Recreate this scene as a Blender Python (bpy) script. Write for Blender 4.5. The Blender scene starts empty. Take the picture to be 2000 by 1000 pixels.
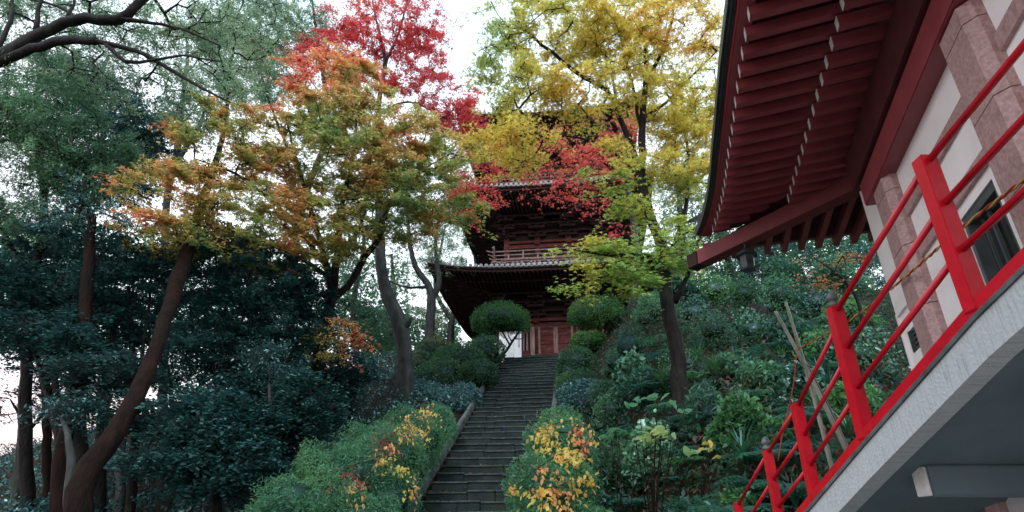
import bpy, bmesh, math, random
import numpy as np
from mathutils import Vector, Matrix
random.seed(7)
RNG = np.random.default_rng(11)
R = math.radians
COL = bpy.context.scene.collection

# ------------------------------------------------------------------ camera
F = 1154.0; PITCH = R(25.5)
CP, SP = math.cos(PITCH), math.sin(PITCH)
cam_d = bpy.data.cameras.new('camera'); cam = bpy.data.objects.new('camera', cam_d); COL.objects.link(cam)
cam_d.sensor_width = 36; cam_d.lens = F / 2000 * 36; cam_d.clip_end = 2000; cam_d.clip_start = 0.05
cam.location = (0, 0, 0); cam.rotation_euler = (math.pi / 2 + PITCH, 0, 0)
bpy.context.scene.camera = cam

def U(px, py, Y):
    """measured direction in the photograph + ground distance Y -> point (eye = origin, ground at -1.6)"""
    a = (px - 1000) / F; b = (500 - py) / F
    dy = CP - b * SP; dz = SP + b * CP
    t = Y / dy
    return np.array([a * t, Y, dz * t])
def M_per_px(px, py, Y):
    b = (500 - py) / F
    return Y / (CP - b * SP) / F

# ------------------------------------------------------------------ tagging helpers
def tag(o, label=None, cat=None, group=None, kind=None):
    if label: o['label'] = label
    if cat: o['category'] = cat
    if group: o['group'] = group
    if kind: o['kind'] = kind
    return o
def empty(name, loc=(0, 0, 0), rz=0):
    o = bpy.data.objects.new(name, None); COL.objects.link(o)
    o.location = loc; o.rotation_euler = (0, 0, rz); o.empty_display_size = .2
    return o
def obj(name, me, mat=None, parent=None):
    o = bpy.data.objects.new(name, me); COL.objects.link(o)
    if mat: me.materials.append(mat)
    if parent: o.parent = parent
    return o
def part_at(name, me, mat, parent):
    """parent a mesh modelled in world coordinates to a thing's empty"""
    o = obj(name, me, mat, parent)
    o.matrix_parent_inverse = Matrix.Translation(parent.location).inverted() if parent.type == 'EMPTY' and abs(parent.rotation_euler[2]) < 1e-9 else Matrix.Identity(4)
    return o

# ------------------------------------------------------------------ materials
def newmat(name):
    m = bpy.data.materials.new(name); m.use_nodes = True
    nt = m.node_tree; nt.nodes.clear()
    out = nt.nodes.new('ShaderNodeOutputMaterial')
    return m, nt, out
def N(nt, t, **kw):
    n = nt.nodes.new(t)
    for k, v in kw.items():
        if k in n.inputs: n.inputs[k].default_value = v
        else: setattr(n, k, v)
    return n
def surf(name, c1, c2, scale=8, rough=.7, bump=.2, bscale=None, c3=None, stretch=(1, 1, 1), spec=.5, metal=0, coat=0, lo=.35, hi=.65, detail=8, bdist=.02):
    m, nt, out = newmat(name); L = nt.links.new
    tc = N(nt, 'ShaderNodeTexCoord'); mp = N(nt, 'ShaderNodeMapping'); mp.inputs['Scale'].default_value = stretch
    L(tc.outputs['Object'], mp.inputs['Vector'])
    n1 = N(nt, 'ShaderNodeTexNoise', Scale=scale, Detail=detail, Roughness=.62); L(mp.outputs[0], n1.inputs['Vector'])
    cr = N(nt, 'ShaderNodeValToRGB'); L(n1.outputs['Fac'], cr.inputs[0])
    cr.color_ramp.elements[0].position = lo; cr.color_ramp.elements[0].color = (*c1, 1)
    cr.color_ramp.elements[1].position = hi; cr.color_ramp.elements[1].color = (*c2, 1)
    col = cr.outputs[0]
    if c3:
        n3 = N(nt, 'ShaderNodeTexNoise', Scale=scale * .37, Detail=6, Roughness=.7); L(mp.outputs[0], n3.inputs['Vector'])
        r3 = N(nt, 'ShaderNodeMapRange'); L(n3.outputs['Fac'], r3.inputs[0]); r3.inputs[1].default_value = .52; r3.inputs[2].default_value = .68
        mx = N(nt, 'ShaderNodeMixRGB'); L(r3.outputs[0], mx.inputs[0]); L(col, mx.inputs[1]); mx.inputs[2].default_value = (*c3, 1)
        col = mx.outputs[0]
    b = N(nt, 'ShaderNodeBsdfPrincipled'); L(col, b.inputs['Base Color'])
    b.inputs['Roughness'].default_value = rough; b.inputs['Metallic'].default_value = metal
    b.inputs['Specular IOR Level'].default_value = spec; b.inputs['Coat Weight'].default_value = coat; b.inputs['Coat Roughness'].default_value = .15
    n2 = N(nt, 'ShaderNodeTexNoise', Scale=bscale or scale * 4, Detail=6, Roughness=.6); L(mp.outputs[0], n2.inputs['Vector'])
    bp = N(nt, 'ShaderNodeBump', Strength=bump, Distance=bdist); L(n2.outputs['Fac'], bp.inputs['Height']); L(bp.outputs[0], b.inputs['Normal'])
    L(b.outputs[0], out.inputs[0])
    return m
def leafmat(name, trans=.4, gloss=.08, rough=.4):
    m, nt, out = newmat(name); L = nt.links.new
    at = N(nt, 'ShaderNodeAttribute', attribute_name='Col')
    d = N(nt, 'ShaderNodeBsdfDiffuse'); t = N(nt, 'ShaderNodeBsdfTranslucent'); g = N(nt, 'ShaderNodeBsdfGlossy', Roughness=rough); g.inputs['Color'].default_value = (.55, .82, .86, 1)
    hs = N(nt, 'ShaderNodeHueSaturation', Saturation=1.0, Value=1.2)
    L(at.outputs['Color'], d.inputs[0]); L(at.outputs['Color'], hs.inputs['Color']); L(hs.outputs[0], t.inputs[0])
    m1 = N(nt, 'ShaderNodeMixShader', Fac=trans); L(d.outputs[0], m1.inputs[1]); L(t.outputs[0], m1.inputs[2])
    m2 = N(nt, 'ShaderNodeMixShader', Fac=gloss); L(m1.outputs[0], m2.inputs[1]); L(g.outputs[0], m2.inputs[2])
    L(m2.outputs[0], out.inputs[0])
    return m

MAT = {}
MAT['leaf'] = leafmat('thin_leaf', .58, .045, .5)
MAT['gleaf'] = leafmat('glossy_leaf', .25, .10, .35)
MAT['bark_dark'] = surf('dark_wet_bark', (.005, .004, .0045), (.017, .012, .012), 9, .55, .9, 26, (.022, .032, .02), (1, 1, .3), bdist=.05, spec=.12)
MAT['bark_red'] = surf('red_brown_bark', (.004, .0024, .002), (.022, .009, .006), 6, .8, 1.0, 22, (.008, .007, .007), (1, 1, .18), bdist=.06, spec=.12)
MAT['bark_grey'] = surf('pale_grey_bark', (.016, .017, .018), (.062, .066, .067), 5, .5, .6, 22, (.02, .028, .02), (1, 1, .35), bdist=.03, spec=.12)
MAT['soil'] = surf('leaf_litter_soil', (.012, .010, .008), (.055, .028, .018), 5, .9, .9, 30, (.02, .032, .014), bdist=.06, spec=.12)
MAT['gravel'] = surf('grey_paving', (.15, .15, .15), (.22, .22, .215), 5, .85, .4, 60)
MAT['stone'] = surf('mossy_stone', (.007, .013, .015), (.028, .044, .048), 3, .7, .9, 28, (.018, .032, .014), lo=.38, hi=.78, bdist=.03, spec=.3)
MAT['tread'] = surf('lit_edge_stone_tread', (.022, .032, .036), (.105, .145, .155), 7, .7, .8, 30, (.035, .065, .022), lo=.3, hi=.75, spec=.3)  # lighter than the risers: the lit step edge is put into the colour
MAT['kerb'] = surf('grey_stone_kerb', (.035, .045, .047), (.12, .135, .14), 4, .8, .6, 30, (.06, .075, .05))
MAT['wood_dark'] = surf('old_dark_timber', (.022, .013, .012), (.05, .028, .025), 3, .8, .4, 20, None, (1, 1, 6), spec=.12)
MAT['wood_mid'] = surf('faded_brown_timber', (.05, .028, .025), (.11, .062, .054), 3, .8, .4, 20, spec=.12)
MAT['wood_deep'] = surf('weathered_red_timber', (.065, .018, .018), (.15, .042, .04), 3, .75, .4, 20, (.16, .10, .095), (1, 1, 5), spec=.12)
MAT['wood_pale'] = surf('bleached_timber', (.16, .10, .095), (.34, .24, .235), 5, .8, .4, 24, (.22, .12, .11), (1, 1, .3))
MAT['tile'] = surf('grey_roof_tile', (.06, .068, .072), (.18, .20, .21), 6, .55, .4, 22, (.04, .05, .04))
MAT['tile_end'] = surf('pale_tile_end', (.22, .25, .27), (.42, .46, .48), 9, .5, .4, 22)
MAT['plaster'] = surf('white_plaster', (.80, .76, .75), (.86, .83, .82), 2.5, .8, .12, 90, (.76, .73, .71))
MAT['granite'] = surf('pink_granite', (.34, .20, .19), (.48, .32, .31), 34, .5, .1, 90, (.26, .15, .14), detail=3)
MAT['joint'] = surf('granite_joint', (.06, .04, .038), (.09, .06, .055), 20, .8)
MAT['redpaint'] = surf('bright_red_gloss_paint', (.48, .003, .015), (.58, .005, .022), 9, .26, .10, 60, (.36, .004, .014), coat=.3)
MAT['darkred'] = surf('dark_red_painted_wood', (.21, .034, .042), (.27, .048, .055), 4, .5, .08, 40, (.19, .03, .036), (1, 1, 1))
MAT['shadowred'] = surf('shaded_red_board', (.05, .012, .014), (.08, .018, .02), 4, .7, .1, 40, spec=.2)  # eave red darkened, shade between and behind the rafters put into the colour
MAT['hipred'] = surf('dull_red_beam', (.12, .022, .026), (.17, .03, .034), 4, .6, .1, 40, spec=.3)
MAT['endwhite'] = surf('lit_white_beam_end', (.55, .55, .54), (.72, .71, .69), 12, .8, .2)  # cap paler than its beam: daylight on the end face painted in
MAT['whitepaint'] = surf('white_end_paint', (.62, .60, .55), (.78, .77, .72), 12, .7, .1)
MAT['blackmetal'] = surf('black_roof_edge', (.012, .013, .014), (.035, .036, .038), 8, .35, .1)
MAT['glass'] = surf('dark_window_glass', (.012, .016, .018), (.02, .024, .026), 3, .06, .02, spec=.8)
MAT['windowframe'] = surf('dark_grey_window_frame', (.05, .065, .068), (.08, .095, .10), 5, .4, .05)
MAT['curtain'] = surf('dark_slatted_screen', (.02, .022, .024), (.06, .04, .032), 5, .7, .1)
MAT['signwhite'] = surf('white_sign_board', (.80, .84, .88), (.86, .90, .94), 3, .5, .03)
MAT['ink'] = surf('black_ink', (.01, .01, .012), (.02, .02, .024), 5, .6, .02)
MAT['bamboo'] = surf('grey_bamboo', (.13, .12, .09), (.33, .32, .27), 6, .6, .25, 22, (.12, .16, .08), (1, 1, .2))
MAT['bamboo_red'] = surf('brown_bamboo', (.12, .06, .05), (.22, .13, .11), 6, .6, .25, 22, None, (1, 1, .2))
MAT['rope'] = surf('red_rope', (.35, .02, .02), (.5, .05, .03), 30, .8, .3)
MAT['ropegold'] = surf('gold_rope', (.42, .26, .06), (.6, .4, .12), 30, .7, .3)
MAT['finial'] = surf('green_grey_metal_cap', (.04, .045, .045), (.12, .13, .125), 14, .5, .3)
MAT['iron'] = surf('dark_iron', (.02, .025, .027), (.05, .06, .062), 10, .45, .2)
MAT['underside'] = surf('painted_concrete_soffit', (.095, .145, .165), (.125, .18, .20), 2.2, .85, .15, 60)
def concrete_side():
    m, nt, out = newmat('weathered_white_concrete'); L = nt.links.new
    tc = N(nt, 'ShaderNodeTexCoord'); mp = N(nt, 'ShaderNodeMapping'); mp.inputs['Scale'].default_value = (1, 20, 1.1); L(tc.outputs['Object'], mp.inputs[0])
    n = N(nt, 'ShaderNodeTexNoise', Scale=4.5, Detail=8, Roughness=.65); L(mp.outputs[0], n.inputs[0])
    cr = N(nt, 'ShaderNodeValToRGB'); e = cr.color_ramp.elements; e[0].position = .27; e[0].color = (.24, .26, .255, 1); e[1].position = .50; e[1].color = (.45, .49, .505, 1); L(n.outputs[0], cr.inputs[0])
    b = N(nt, 'ShaderNodeBsdfPrincipled', Roughness=.85); L(cr.outputs[0], b.inputs[0])
    n2 = N(nt, 'ShaderNodeTexNoise', Scale=45, Detail=5); L(tc.outputs['Object'], n2.inputs[0])
    bp = N(nt, 'ShaderNodeBump', Strength=.8, Distance=.012); L(n2.outputs[0], bp.inputs['Height']); L(bp.outputs[0], b.inputs['Normal'])
    L(b.outputs[0], out.inputs[0]); return m
MAT['concrete'] = concrete_side()

# ------------------------------------------------------------------ mesh builder
class MB:
    def __init__(s): s.v = []; s.f = []
    def add(s, vs, fs):
        o = len(s.v); s.v += [tuple(v) for v in vs]; s.f += [tuple(i + o for i in f) for f in fs]
    def obox(s, c, ax, ay, az, hx, hy, hz, ch=0.0):
        """oriented box, optional chamfer"""
        c, ax, ay, az = Vector(c), Vector(ax), Vector(ay), Vector(az)
        if ch <= 0:
            vs = [c + ax * (hx * i) + ay * (hy * j) + az * (hz * k) for i in (-1, 1) for j in (-1, 1) for k in (-1, 1)]
            s.add(vs, [(0, 1, 3, 2), (4, 6, 7, 5), (0, 4, 5, 1), (2, 3, 7, 6), (0, 2, 6, 4), (1, 5, 7, 3)])
        else:
            bm = bmesh.new(); bmesh.ops.create_cube(bm, size=1)
            for v in bm.verts: v.co = Vector((v.co.x * 2 * hx, v.co.y * 2 * hy, v.co.z * 2 * hz))
            bmesh.ops.bevel(bm, geom=bm.edges[:], offset=ch, segments=2, affect='EDGES')
            bm.verts.index_update()
            s.add([c + ax * v.co.x + ay * v.co.y + az * v.co.z for v in bm.verts], [[v.index for v in f.verts] for f in bm.faces]); bm.free()
    def box(s, x0, x1, y0, y1, z0, z1, ch=0.0):
        s.obox(((x0 + x1) / 2, (y0 + y1) / 2, (z0 + z1) / 2), (1, 0, 0), (0, 1, 0), (0, 0, 1), abs(x1 - x0) / 2, abs(y1 - y0) / 2, abs(z1 - z0) / 2, ch)
    def bar(s, p, q, w, h, up=(0, 0, 1), ch=0.0):
        p, q = Vector(p), Vector(q); d = (q - p); l = d.length; d.normalize()
        sx = d.cross(Vector(up)).normalized(); uz = sx.cross(d).normalized()
        s.obox((p + q) / 2, d, sx, uz, l / 2, w / 2, h / 2, ch)
    def tube(s, pts, rads, n=8, cap=True, noise=0):
        pts = [Vector(p) for p in pts]
        if not hasattr(rads, '__len__'): rads = [rads] * len(pts)
        o = len(s.v); prev = None
        ph = random.random() * 6
        for i, p in enumerate(pts):
            t = (pts[min(i + 1, len(pts) - 1)] - pts[max(i - 1, 0)]).normalized()
            if prev is None:
                x = t.cross(Vector((0, 0, 1)));
                if x.length < .2: x = t.cross(Vector((1, 0, 0)))
            else: x = prev - t * prev.dot(t)
            x.normalize(); prev = x; y = t.cross(x)
            for k in range(n):
                a = 2 * math.pi * k / n
                rr = rads[i] * (1 + noise * (math.sin(a * 3 + ph + i * .35) * .6 + math.sin(a * 5 + i * .22 + ph * 2) * .4 + random.uniform(-.35, .35)))
                s.v.append(tuple(p + x * (math.cos(a) * rr) + y * (math.sin(a) * rr)))
        for i in range(len(pts) - 1):
            for k in range(n):
                a = o + i * n + k; b = o + i * n + (k + 1) % n
                s.f.append((a, b, b + n, a + n))
        if cap:
            s.f.append(tuple(o + k for k in range(n))[::-1]); s.f.append(tuple(o + (len(pts) - 1) * n + k for k in range(n)))
    def lathe(s, c, prof, n=12):
        o = len(s.v); c = Vector(c)
        for r, z in prof:
            for k in range(n):
                a = 2 * math.pi * k / n; s.v.append(tuple(c + Vector((r * math.cos(a), r * math.sin(a), z))))
        for i in range(len(prof) - 1):
            for k in range(n):
                a = o + i * n + k; b = o + i * n + (k + 1) % n; s.f.append((a, b, b + n, a + n))
        s.f.append(tuple(o + k for k in range(n))[::-1]); s.f.append(tuple(o + (len(prof) - 1) * n + k for k in range(n)))
    def mesh(s, name, smooth=False):
        me = bpy.data.meshes.new(name); me.from_pydata(s.v, [], s.f)
        if smooth:
            me.polygons.foreach_set('use_smooth', [True] * len(me.polygons))
        me.update(); return me
    def build(s, name, mat, parent=None, smooth=False):
        return obj(name, s.mesh(name, smooth), mat, parent)
    def build_at(s, name, mat, parent, smooth=False):
        return part_at(name, s.mesh(name, smooth), mat, parent)

def np_mesh(name, verts, faces_flat, nper, cols=None):
    """verts (V,3); faces as flat index array with nper corners each"""
    me = bpy.data.meshes.new(name)
    V = len(verts); nf = len(faces_flat) // nper
    me.vertices.add(V); me.vertices.foreach_set('co', np.asarray(verts, dtype=np.float32).ravel())
    me.loops.add(len(faces_flat)); me.loops.foreach_set('vertex_index', np.asarray(faces_flat, dtype=np.int32))
    me.polygons.add(nf)
    me.polygons.foreach_set('loop_start', np.arange(0, nf * nper, nper, dtype=np.int32))
    me.polygons.foreach_set('loop_total', np.full(nf, nper, dtype=np.int32))
    me.update(calc_edges=True)
    if cols is not None:
        a = me.attributes.new('Col', 'FLOAT_COLOR', 'POINT')
        c4 = np.ones((V, 4), dtype=np.float32); c4[:, :3] = np.clip(cols, 0, 1)
        a.data.foreach_set('color', c4.ravel())
    return me

# ------------------------------------------------------------------ leaves
def star(lobes, spread, notch, tipz=-.12):
    vs = [(0, 0, 0)]; nt_ = lobes + 1
    angs = np.linspace(-spread, spread, lobes); half = (angs[1] - angs[0]) / 2
    for k in range(nt_):
        a = angs[0] - half + k * 2 * half
        vs.append((math.sin(a) * notch, math.cos(a) * notch, 0))
    for k, a in enumerate(angs):
        l = 1.0 - .3 * abs(a) / spread
        vs.append((math.sin(a) * l, math.cos(a) * l, tipz))
    fs = [(0, 1 + k, 1 + nt_ + k, 2 + k) for k in range(lobes)]
    return np.array(vs), np.array(fs)
T_OVAL = (np.array([(0, -.5, 0), (.24, 0, .04), (0, .55, -.08), (-.24, 0, .04)]), np.array([(0, 1, 2, 3)]))
T_NARROW = (np.array([(0, -.5, 0), (.12, 0, .03), (0, .6, -.1), (-.12, 0, .03)]), np.array([(0, 1, 2, 3)]))
T_BROAD = (np.array([(0, -.5, 0), (.30, -.2, .05), (.27, .22, .03), (0, .6, -.08), (-.27, .22, .03), (-.30, -.2, .05)]), np.array([(0, 1, 2, 3), (0, 3, 4, 5)]))
T_STAR3 = star(3, 1.15, .26); T_STAR5 = star(5, 1.9, .24)
TEMPL = dict(oval=T_OVAL, narrow=T_NARROW, broad=T_BROAD, star3=T_STAR3, star5=T_STAR5)
def leaf_arrays(P, size, cols, kind='oval', flat=.5, yaw=None, normals=None):
    """P (n,3) leaf centres. flat: 1 = lying level, 0 = any way up"""
    n = len(P); tv, tf = TEMPL[kind]
    rnd = RNG.normal(size=(n, 3)); rnd /= np.linalg.norm(rnd, axis=1)[:, None]
    up = np.array([0, 0, 1.0]) if normals is None else normals
    nz = up * flat + rnd * (1 - flat); nz /= np.linalg.norm(nz, axis=1)[:, None]
    r2 = RNG.normal(size=(n, 3)) if yaw is None else yaw
    x = np.cross(r2, nz); x /= (np.linalg.norm(x, axis=1)[:, None] + 1e-9); y = np.cross(nz, x)
    s = (size if hasattr(size, '__len__') else np.full(n, size))[:, None, None]
    V = P[:, None, :] + s * (tv[None, :, 0:1] * x[:, None, :] + tv[None, :, 1:2] * y[:, None, :] + tv[None, :, 2:3] * nz[:, None, :])
    k = len(tv)
    Fc = (tf[None] + (np.arange(n) * k)[:, None, None]).ravel()
    C = np.repeat(cols, k, axis=0)
    return V.reshape(-1, 3), Fc, C
def join_arrays(lst):
    vs, fs, cs, o = [], [], [], 0
    for v, f, c in lst:
        vs.append(v); fs.append(f + o); cs.append(c); o += len(v)
    return np.concatenate(vs), np.concatenate(fs), np.concatenate(cs)
def leaf_mesh(name, lst):
    v, f, c = join_arrays(lst)
    return np_mesh(name, v, f, 4, c)
_ph = RNG.uniform(0, 6.28, (6, 3)); _fr = RNG.normal(size=(6, 3))
def wnoise(P, sc):
    """cheap smooth noise in -1..1"""
    s = 0
    for i in range(6): s = s + np.sin((P @ _fr[i]) * sc + _ph[i, 0]) * np.cos((P[:, (i) % 3] * .7 + P[:, (i + 1) % 3]) * sc * 1.3 + _ph[i, 1])
    return s / 3.0
def palette(P, pal, sc=.8, jit=.18, bias=None):
    """leaf colours: clumps of each tint plus leaf to leaf variation. bias = (n,) 0..1 moves along the palette"""
    pal = np.array(pal); n = len(P)
    t = .5 + .35 * wnoise(P, sc) + RNG.normal(size=n) * .14
    if bias is not None: t = bias + .22 * wnoise(P, sc) + RNG.normal(size=n) * .13
    t = np.clip(t, 0, .9999) * (len(pal) - 1)
    i = t.astype(int); fr = (t - i)[:, None]
    c = pal[i] * (1 - fr) + pal[np.minimum(i + 1, len(pal) - 1)] * fr
    return c * np.exp(RNG.normal(size=(n, 1)) * jit)

def ell(px, py, Y, rx, ry, dep):
    m = M_per_px(px, py, Y)
    return (U(px, py, Y), np.array([rx * m, dep, ry * m]))
def sample_ells(ells, n, r0=.3, r1=1.0):
    vol = np.array([np.prod(e[1]) ** .8 for e in ells]); idx = RNG.choice(len(ells), n, p=vol / vol.sum())
    d = RNG.normal(size=(n, 3)); d /= np.linalg.norm(d, axis=1)[:, None]
    r = (r0 ** 3 + RNG.random(n) * (r1 ** 3 - r0 ** 3)) ** (1 / 3)
    C = np.array([e[0] for e in ells])[idx]; A = np.array([e[1] for e in ells])[idx]
    return C + d * A * r[:, None], d

# ------------------------------------------------------------------ trees
def smooth_poly(pts, step=.3):
    pts = np.array(pts, float); out = [pts[0]]
    P = np.vstack([2 * pts[0] - pts[1], pts, 2 * pts[-1] - pts[-2]])
    for i in range(1, len(P) - 2):
        L = np.linalg.norm(P[i + 1, :3] - P[i, :3]); n = max(2, int(L / step))
        for k in range(1, n + 1):
            t = k / n
            out.append(.5 * ((2 * P[i]) + (-P[i - 1] + P[i + 1]) * t + (2 * P[i - 1] - 5 * P[i] + 4 * P[i + 1] - P[i + 2]) * t * t + (-P[i - 1] + 3 * P[i] - 3 * P[i + 1] + P[i + 2]) * t ** 3))
    return np.array(out)
def tree(name, label, cat, stems, ells, ntarg, nleaf, size, pal, kind='oval', bark='bark_dark', leaf='leaf', spray=(.45, .12), flat=.55, group=None,
         biasf=None, rtwig=.007, trim=None, extra=None, jit=.18, sc=.8, crown_name='crown', trunk_name='trunk', onto=None, minr=0.0, sub=6, targ_r0=.35):
    """stems: list of polylines [(x,y,z,r)...], first is the trunk from the ground; twigs grow from them to every leaf spray"""
    base = stems[0][0]
    if onto: root = onto
    else:
        root = empty(name, (float(base[0]), float(base[1]), float(base[2]))); tag(root, label, cat, group)
    tb = MB(); nodes = []; par = []; isst = []
    for st in stems:
        sp = smooth_poly(st)
        sp[1:-1, :3] += RNG.normal(size=(len(sp) - 2, 3)) * .012
        tb.tube(sp[:, :3], sp[:, 3], n=10, noise=.09)
        for q in sp[(len(sp) // 4 if st is stems[0] else 1):]: nodes.append(q[:3]); par.append(-1)
    nst = len(nodes)
    if ntarg:
        T, _ = sample_ells(ells, ntarg, targ_r0)
        nd = np.array(nodes); d0 = np.min(np.linalg.norm(T[:, None] - nd[None], axis=2), axis=1); T = T[np.argsort(d0)]
        cap = nst + ntarg * 14; A = np.zeros((cap, 3)); A[:nst] = nd; n = nst
        parent = np.full(cap, -1); tips = []
        for t in T:
            dd = np.linalg.norm(A[:n] - t, axis=1) + .35 * np.maximum(0, A[:n, 2] - t[2])
            j = int(np.argmin(dd)); L = np.linalg.norm(t - A[j]); k = int(min(12, max(1, L / .3)))
            p0 = A[j].copy(); side = RNG.normal(size=3) * L * .09; lift = np.array([0, 0, L * .10])
            last = j
            for q in range(1, k + 1):
                u = q / k
                A[n] = p0 + (t - p0) * u + (side + lift) * math.sin(math.pi * u) + RNG.normal(size=3) * .02
                parent[n] = last; last = n; n += 1
            tips.append(last)
        A = A[:n]; parent = parent[:n]
        cnt = np.zeros(n); cnt[tips] = 1
        for i in range(n - 1, nst - 1, -1):
            if parent[i] >= 0: cnt[parent[i]] += cnt[i]
        e = np.arange(nst, n); pa = parent[e]
        rad = rtwig * np.maximum(cnt, 1) ** .42 + minr
        r1 = rad[e]; r0 = np.where(pa >= nst, rad[pa], rad[e] * 1.15)
        tp = A[tips]; tn = parent[tips]; dirs = tp - A[np.maximum(tn, 0)]; dirs /= np.linalg.norm(dirs, axis=1)[:, None] + 1e-9
        P0 = A[pa]; P1 = A[e]; dv = P1 - P0; dv /= np.linalg.norm(dv, axis=1)[:, None] + 1e-9
        x = np.cross(dv, np.array([.3, .2, 1.0])); x /= np.linalg.norm(x, axis=1)[:, None] + 1e-9; y = np.cross(dv, x)
        K = 5; an = np.arange(K) * 2 * math.pi / K
        ring = x[:, None] * np.cos(an)[None, :, None] + y[:, None] * np.sin(an)[None, :, None]
        V = np.concatenate([P0[:, None] + ring * r0[:, None, None], (P1 + dv * r1[:, None])[:, None] + ring * r1[:, None, None]], axis=1).reshape(-1, 3)
        f = np.array([(k, (k + 1) % K, K + (k + 1) % K, K + k) for k in range(K)])
        Fc = (f[None] + (np.arange(len(e)) * 2 * K)[:, None, None]).ravel()
        tb.add(V.tolist(), Fc.reshape(-1, 4).tolist())
        # every twig end carries several little sprays on side twigs; the leaves sit round those
        K2 = sub; w = RNG.gamma(2.2, 1, len(tips)); tt = np.repeat(np.arange(len(tips)), K2)
        off = RNG.normal(size=(len(tt), 3)) * np.array([spray[0], spray[0], spray[1]])
        off[:, 2] -= .18 * (off[:, 0] ** 2 + off[:, 1] ** 2) / max(spray[0], .1)
        S = tp[tt] + off
        P0 = tp[tt] - dirs[tt] * .12; dv = S - P0; LL = np.linalg.norm(dv, axis=1)[:, None] + 1e-9; dn = dv / LL
        x = np.cross(dn, np.array([.3, .2, 1.0])); x /= np.linalg.norm(x, axis=1)[:, None] + 1e-9; y = np.cross(dn, x)
        an = np.arange(3) * 2 * math.pi / 3
        ring = x[:, None] * np.cos(an)[None, :, None] + y[:, None] * np.sin(an)[None, :, None]
        V = np.concatenate([P0[:, None] + ring * rtwig * .8, S[:, None] + ring * rtwig * .35], axis=1).reshape(-1, 3)
        f = np.array([(k, (k + 1) % 3, 3 + (k + 1) % 3, 3 + k) for k in range(3)])
        tb.add(V.tolist(), (f[None] + (np.arange(len(tt)) * 6)[:, None, None]).reshape(-1, 4).tolist())
        pw = np.repeat(w, K2) * RNG.gamma(2.5, 1, len(tt)); idx = RNG.choice(len(tt), nleaf, p=pw / pw.sum())
        q = RNG.random((nleaf, 1)) ** .6
        LP = P0[idx] * (1 - q) + S[idx] * q + RNG.normal(size=(nleaf, 3)) * np.array([.085, .085, .03 + .18 * spray[1]])
    else:
        LP, _ = sample_ells(ells, nleaf, .5)
    tb.build_at(trunk_name, MAT[bark], root, smooth=True)
    b = biasf(LP) if biasf else None
    c = palette(LP, pal, sc, jit, b)
    sz = size * RNG.uniform(.65, 1.25, len(LP))
    arrs = [leaf_arrays(LP, sz, c, kind, flat)]
    if extra: arrs += extra
    part_at(crown_name, leaf_mesh(crown_name, arrs), MAT[leaf], root)
    return root
def stem(*pts):
    """(px, py, Y, r) measured points"""
    return [(*U(p[0], p[1], p[2]), p[3]) for p in pts]

bpy.context.scene.view_settings.view_transform = 'Standard'; bpy.context.scene.view_settings.look = 'None'; bpy.context.scene.view_settings.exposure = .88
# ------------------------------------------------------------------ world + sun
w = bpy.data.worlds.new('World'); bpy.context.scene.world = w; w.use_nodes = True
nt = w.node_tree; nt.nodes.clear(); L = nt.links.new
wo = nt.nodes.new('ShaderNodeOutputWorld'); bg = nt.nodes.new('ShaderNodeBackground'); bg.inputs[1].default_value = .1
sky = nt.nodes.new('ShaderNodeTexSky'); sky.sky_type = 'NISHITA'; sky.sun_disc = False; sky.sun_elevation = R(38); sky.sun_rotation = R(200)
tc = nt.nodes.new('ShaderNodeTexCoord'); sx = nt.nodes.new('ShaderNodeSeparateXYZ'); L(tc.outputs['Generated'], sx.inputs[0])
ramp = nt.nodes.new('ShaderNodeValToRGB'); L(sx.outputs[2], ramp.inputs[0])
e = ramp.color_ramp.elements; e[0].position = 0; e[0].color = (.98, .66, .66, 1); e[1].position = .75; e[1].color = (.68, .88, 1.0, 1)
x_ = e.new(.13); x_.color = (.98, .74, .75, 1); x_ = e.new(.24); x_.color = (.92, .93, .97, 1); x_ = e.new(.55); x_.color = (.88, .94, .99, 1)
cl = nt.nodes.new('ShaderNodeTexNoise'); cl.inputs['Scale'].default_value = 1.6; cl.inputs['Detail'].default_value = 5; L(tc.outputs['Generated'], cl.inputs[0])
mr = nt.nodes.new('ShaderNodeMapRange'); L(cl.outputs[0], mr.inputs[0]); mr.inputs[3].default_value = 10.4; mr.inputs[4].default_value = 13.2
pk = nt.nodes.new('ShaderNodeMapRange'); L(sx.outputs[0], pk.inputs[0]); pk.inputs[1].default_value = -.22; pk.inputs[2].default_value = -.38; pk.inputs[3].default_value = 0; pk.inputs[4].default_value = 1
side = nt.nodes.new('ShaderNodeMixRGB'); L(pk.outputs[0], side.inputs[0]); L(ramp.outputs[0], side.inputs[2])
ramp2 = nt.nodes.new('ShaderNodeValToRGB'); L(sx.outputs[2], ramp2.inputs[0]); e2 = ramp2.color_ramp.elements
e2[0].position = 0; e2[0].color = (.80, .88, .95, 1); e2[1].position = .75; e2[1].color = (.68, .88, 1.0, 1); x_ = e2.new(.3); x_.color = (.90, .94, .97, 1)
L(ramp2.outputs[0], side.inputs[1])
vm = nt.nodes.new('ShaderNodeVectorMath'); vm.operation = 'SCALE'; L(side.outputs[0], vm.inputs[0]); L(mr.outputs[0], vm.inputs['Scale'])
mx = nt.nodes.new('ShaderNodeMixRGB'); mx.inputs[0].default_value = .88; L(sky.outputs[0], mx.inputs[1]); L(vm.outputs[0], mx.inputs[2])
L(mx.outputs[0], bg.inputs[0]); L(bg.outputs[0], wo.inputs[0])
sd = bpy.data.lights.new('sun', 'SUN'); sd.energy = .8; sd.angle = R(15); sd.color = (1, .97, .93)
so = bpy.data.objects.new('sun', sd); COL.objects.link(so); so.rotation_euler = (R(52), 0, R(-20))

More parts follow.
